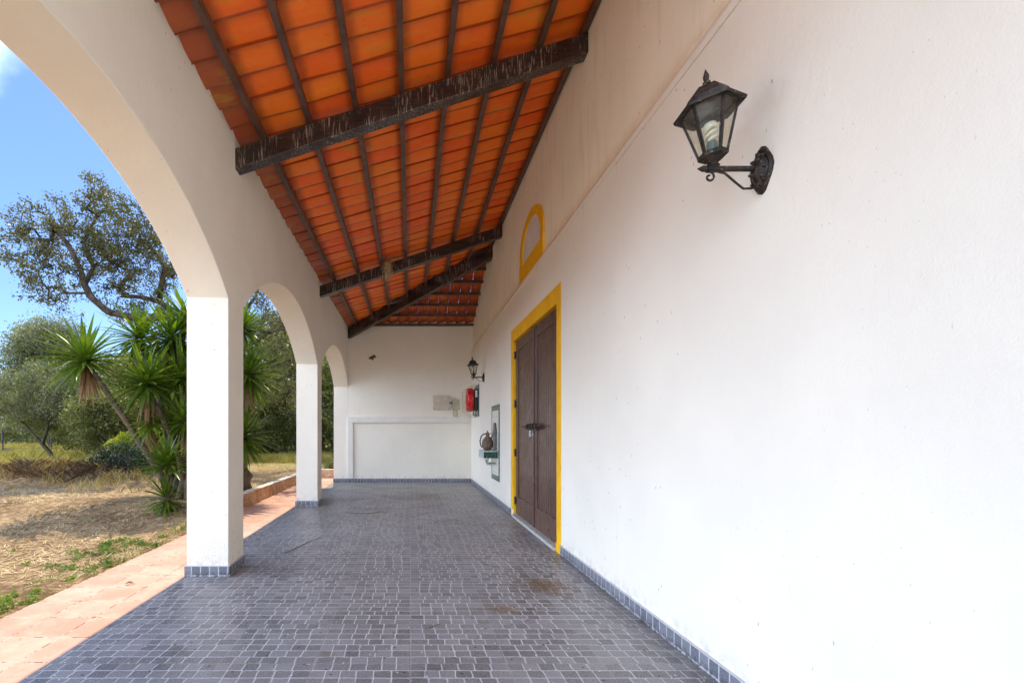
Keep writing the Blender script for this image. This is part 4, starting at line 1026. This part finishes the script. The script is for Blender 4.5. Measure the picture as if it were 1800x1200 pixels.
blades('straw_litter', 'cut straw scattered over the bare soil', 'straw', 80000, (-9.5, -2.95), (1.8, 12.5), .12, .008, M['straw'], flat=True, zoff=.008, density=lambda x, y: max(0, min(1, (nz(x,y,.9,4)-.32)*2.6)))
blades('dry_tufts', 'scattered dry tufts standing in the mown soil', 'grass', 9000, (-8, -2.95), (2.2, 9), .06, .006, M['straw'], .9, density=lambda x, y: max(0, min(1, (nz(x,y,1.6,14)-.5)*4)))
blades('straw_litter', 'cut straw covering the raised garden behind the low wall', 'straw', 30000, (-9, -1.5), (9, 20), .16, .007, M['straw'], flat=True, zoff=.01, density=lambda x, y: (1 if x < -3.05 else 0)*max(0, min(1, (nz(x,y,.9,4)-.25)*2.6)))
blades('field_grass', 'tall golden grass of the field beyond the garden', 'grass', 52000, (-30, -8.2), (13.2, 30), .42, .016, M['field_grass'], density=lambda x, y: max(.05, min(1, (nz(x,y,.5,2)-.15)*2)))
blades('field_grass', 'dry grass strip at the foot of the hedge behind the fence', 'grass', 12000, (-8, -1.2), (16.5, 19), .30, .012, M['field_grass'])
blades('dry_weeds', 'thin dry weeds in front of the brush bank', 'weeds', 4500, (-11, -5.0), (8.6, 12.6), .20, .006, M['dry_grass'], .6, density=lambda x, y: max(0, min(1, (nz(x,y,1.2,9)-.45)*3)))
blades('brush_pile', 'heap of dark dry brushwood along the bank', 'brush', 12000, (-11, -5.8), (9.9, 12.1), .24, .011, M['brush'], 1.5, density=lambda x, y: math.exp(-((x+8.4)/1.9)**2 - ((y-11)/.9)**4)*max(0, min(1, (nz(x,y,1.9,31)-.36)*4)))
blades('bank_grass', 'yellow grass growing through the brush bank', 'grass', 5200, (-11, -5.6), (9.6, 12.8), .26, .008, M['dry_grass'], .7, density=lambda x, y: max(0, min(1, (nz(x,y,1.5,17)-.44)*4)))
blades('verge_grass', 'fresh green grass fringing the terracotta path', 'grass', 6000, (-3.75, -2.89), (1.6, 6.6), .075, .006, M['weed'], .8, density=lambda x, y: max(0, min(1, (nz(x,y,2.2,7)-.42)*4))*max(0, 1-(-2.89-x)/.55))
# broad-leaf weeds in clumps
def weed_clumps():
    cs = []
    for _ in range(34):
        y = random.uniform(2.0, 6.4); x = -2.93 - abs(random.gauss(0,.16)); cs.append((x, y, random.uniform(.03,.10)))
    for _ in range(16): cs.append((random.gauss(-3.5,.13), random.gauss(5.3,.28), random.uniform(.05,.11)))
    for _ in range(10): cs.append((random.uniform(-6,-3.4), random.uniform(3,7), random.uniform(.03,.05)))
    P = []
    for x, y, r in cs:
        k = int(60*r/.06); d = rng.normal(size=(k,3)); d[:,2] = np.abs(d[:,2])*.8; d /= np.linalg.norm(d, axis=1)[:,None]
        d[:,2] *= .7; P.append(np.array([x, y, gz(x,y)]) + d*r*rng.uniform(.3,1,size=(k,1)))
    v, f = leaf_quads(np.concatenate(P), .026, aspect=.6, up_bias=.5); o = np_mesh('weeds', v, f, M['weed']); tag(o, 'bright green broad leafed weeds beside the path', 'weeds', kind='stuff')
weed_clumps()
# dead leaf litter and straw blown on the porch floor
def floor_straw():
    P = []; n = 0
    for cx, cy, sx, sy, k in ((1.14, 3.95, .16, .13, 420), (.67, 3.42, .10, .06, 130), (.27, 9.6, .40, .45, 420), (-.9, 7.4, .5, .12, 60), (.9, 6.6, .4, 1.2, 70)):
        xs = rng.normal(cx, sx, k); ys = rng.normal(cy, sy, k); xs = np.minimum(xs, 1.55); P.append(np.stack([xs, ys, np.full(k,.004)], 1))
    xs = rng.uniform(-2.85, -2.1, 260); ys = rng.uniform(2, 12, 260); P.append(np.stack([xs, ys, np.full(260, .002)], 1))
    P = np.concatenate(P); n = len(P); ph = rng.uniform(0, 6.283, n); L = rng.uniform(.015,.055,n)
    d = np.stack([np.cos(ph), np.sin(ph), rng.uniform(0,.12,n)], 1)*L[:,None]; s = np.stack([-np.sin(ph), np.cos(ph), np.zeros(n)], 1)*.0014
    v = np.stack([P-s, P+s, P+d+s, P+d-s], 1).reshape(-1,3); o = np_mesh('straw_scraps', v, np.arange(4*n).reshape(-1,4), M['yucca_dead']); tag(o, 'brown straw scraps dropped from nests onto the porch floor', 'straw', kind='stuff')
floor_straw()
def twig(label, pts, r=.003):
    b = MB(); b.tube(pts, [r]*(len(pts)-1)+[r*.4], 5)
    for i in range(1, len(pts)-1):
        p = Vector(pts[i]); b.tube([p, p+Vector((random.uniform(-.05,.05), random.uniform(-.05,.05), .012))], [r*.6, r*.3], 4)
    o = b.build('twig', M['brush'], smooth=60); tag(o, label, 'twig', 'dry twigs on the porch floor')
twig('long thin twig lying on the floor right of the second column', [(-1.02,7.55,.006),(-.85,7.45,.01),(-.66,7.5,.006),(-.5,7.62,.012),(-.36,7.6,.006)], .005)
twig('short dark twig on the floor behind the nearest column', [(-1.35,5.0,.006),(-1.28,5.25,.01),(-1.22,5.5,.006),(-1.12,5.75,.008)], .004)
twig('small broken twig on the floor in the foreground centre', [(.12,3.08,.005),(.17,3.12,.01),(.22,3.16,.005)], .003)
# curled dry leaf sprig on the path
b = MB()
for k in range(9):
    a = random.uniform(-.7,.7); L = random.uniform(.05,.11); b.tube([(0,0,.004), (L*.5*math.cos(a), L*.5*math.sin(a), .02), (L*math.cos(a), L*math.sin(a), .008)], [.002,.002,.001], 4)
lp = W3(220, 1024, 1059.5/(1026-761)); o = b.build('dry_sprig', M['yucca_dead'], loc=(lp[0], lp[1], 0)); tag(o, 'dry brown sprig lying on the terracotta path', 'sprig')
# hanging straw nest remains on the second beam
b = MB(); nb = Vector(((682-721)*8.44/815, 8.43, plane(-.4)-.0))
for k in range(70):
    x = random.gauss(0,.05); L = random.uniform(.12,.5); z0 = random.uniform(-.02,.09); b.tube([(x, -.012, z0), (x+random.uniform(-.06,.06), -.03, z0-L*.5), (x+random.uniform(-.05,.05), -.012, z0-L)], [.0026,.0022,.0012], 3, cap=False)
for k in range(40):
    x = random.uniform(-.25,.25); b.tube([(x, -.005, .06), (x+random.uniform(-.12,.12), -.03, random.uniform(.05,.13))], [.0026,.0014], 3, cap=False)
o = b.build('straw_nest', M['straw'], loc=nb); tag(o, 'straggly straw nest hanging from the second roof beam', 'nest')

# --- fence
froot = empty('wire_fence', (-12, 20.5, .3)); tag(froot, 'rustic post and wire fence along the field edge', 'fence')
for k in range(9):
    x = -18 + k*2.15 if k else -18; b = MB().tube([(x+12-.0, 0, -.15), (x+12+random.uniform(-.05,.05), 0, 1.18)], [.040,.034], 7); b.build('post', M['wood_post'], froot, smooth=50)
for zz in (.35, .75, 1.12):
    b = MB(); b.tube([(-9+i*1.0, -.05, zz-.03*math.sin(math.pi*((i*1.0)%2.15)/2.15)) for i in range(21)], .008 if zz < 1 else .013, 5); b.build('rail' if zz > 1 else 'wire', M['wire'] if zz < 1 else M['wood_post'], froot)

# ------------------------------------------------------------------ world, sun, camera
w = bpy.data.worlds.new('World'); scene.world = w; w.use_nodes = True; nt = w.node_tree; nt.nodes.clear()
out = nt.nodes.new('ShaderNodeOutputWorld'); bg = nt.nodes.new('ShaderNodeBackground'); sky = nt.nodes.new('ShaderNodeTexSky')
sky.sky_type = 'NISHITA'; sky.sun_disc = False; sky.sun_elevation = math.asin(SUN.z); sky.sun_rotation = math.atan2(SUN.x, SUN.y); sky.air_density = 1.0; sky.dust_density = .4; sky.ozone_density = 1.5
SKY_STRENGTH = .186
def wn(t, **k):
    n = nt.nodes.new(t)
    for a, b_ in k.items(): setattr(n, a, b_)
    return n
tc = wn('ShaderNodeTexCoord'); sp = wn('ShaderNodeSeparateXYZ'); nt.links.new(tc.outputs['Generated'], sp.inputs[0])
# bright bank added to the unseen sky as fill light; scattered small clouds elsewhere
def mr(inp, a, b_, lo=0, hi=1):
    n = wn('ShaderNodeMapRange', interpolation_type='SMOOTHSTEP'); nt.links.new(inp, n.inputs[0])
    for i, v in enumerate((a, b_, lo, hi)): n.inputs[i+1].default_value = v
    return n.outputs[0]
cn = wn('ShaderNodeTexNoise'); cn.inputs['Scale'].default_value = 2.3; cn.inputs['Detail'].default_value = 8; cn.inputs['Roughness'].default_value = .6; nt.links.new(tc.outputs['Generated'], cn.inputs['Vector'])
def mm(op, a, b_):
    n = wn('ShaderNodeMath', operation=op)
    for i, v in enumerate((a, b_)):
        if isinstance(v, (int, float)): n.inputs[i].default_value = v
        else: nt.links.new(v, n.inputs[i])
    return n.outputs[0]
bank = mm('MULTIPLY', mm('MULTIPLY', mm('MULTIPLY', mr(sp.outputs['Y'], .45, .05), mr(sp.outputs['Y'], -.85, -.05, .48, 1)), mr(sp.outputs['Z'], .80, .45, .12, 1)), mr(sp.outputs['X'], .5, -.6, .42, 1))
bn = wn('ShaderNodeMath', operation='MULTIPLY'); nt.links.new(bank, bn.inputs[0]); nt.links.new(mr(cn.outputs['Fac'], .25, .5, .6, 1), bn.inputs[1])
small = mr(cn.outputs['Fac'], .68, .82, 0, .5)
cdir = Vector((-.64, .60, .575)).normalized()
dn = wn('ShaderNodeVectorMath', operation='DISTANCE'); nt.links.new(tc.outputs['Generated'], dn.inputs[0]); dn.inputs[1].default_value = cdir
puff = mr(mm('ADD', dn.outputs['Value'], mm('MULTIPLY', mm('SUBTRACT', cn.outputs['Fac'], .5), .22)), .125, .03)
bn2 = mm('MAXIMUM', bn.outputs[0], mm('MULTIPLY', puff, .35))
mx_ = wn('ShaderNodeMath', operation='MAXIMUM'); nt.links.new(bn2, mx_.inputs[0]); nt.links.new(small, mx_.inputs[1])
mix = wn('ShaderNodeMix', data_type='RGBA'); nt.links.new(mx_.outputs[0], mix.inputs[0]); tint = wn('ShaderNodeMix', data_type='RGBA', blend_type='MULTIPLY'); tint.inputs[0].default_value = 1; nt.links.new(sky.outputs[0], tint.inputs[6]); tint.inputs[7].default_value = (.80, .97, 1.25, 1); nt.links.new(tint.outputs[2], mix.inputs[6])
CLOUD_FILL = (31, 36.5, 46.5, 1)
mix.inputs[7].default_value = CLOUD_FILL
nt.links.new(mix.outputs[2], bg.inputs[0]); bg.inputs[1].default_value = SKY_STRENGTH; nt.links.new(bg.outputs[0], out.inputs[0])
sd = bpy.data.lights.new('sun', 'SUN'); sd.energy = 5.0; sd.angle = R(.53); sd.color = (1, .89, .68); so = bpy.data.objects.new('sun', sd); col.objects.link(so)
so.rotation_euler = SUN.to_track_quat('Z', 'Y').to_euler(); so.location = (0, 0, 20)
cd = bpy.data.cameras.new('camera'); cam = bpy.data.objects.new('camera', cd); col.objects.link(cam); scene.camera = cam
cd.sensor_width = 36; cd.lens = 815/1800*36; cd.shift_x = (900-721)/1800; cd.shift_y = (761-600)/1800; cd.clip_start = .05; cd.clip_end = 3000
cam.location = (0, 0, H); cam.rotation_euler = (R(90), 0, 0)
scene.view_settings.view_transform = 'Standard'; scene.view_settings.look = 'None'; scene.view_settings.exposure = 0; scene.view_settings.gamma = 1
scene.cycles.max_bounces = 8; scene.cycles.diffuse_bounces = 5; scene.cycles.transparent_max_bounces = 12
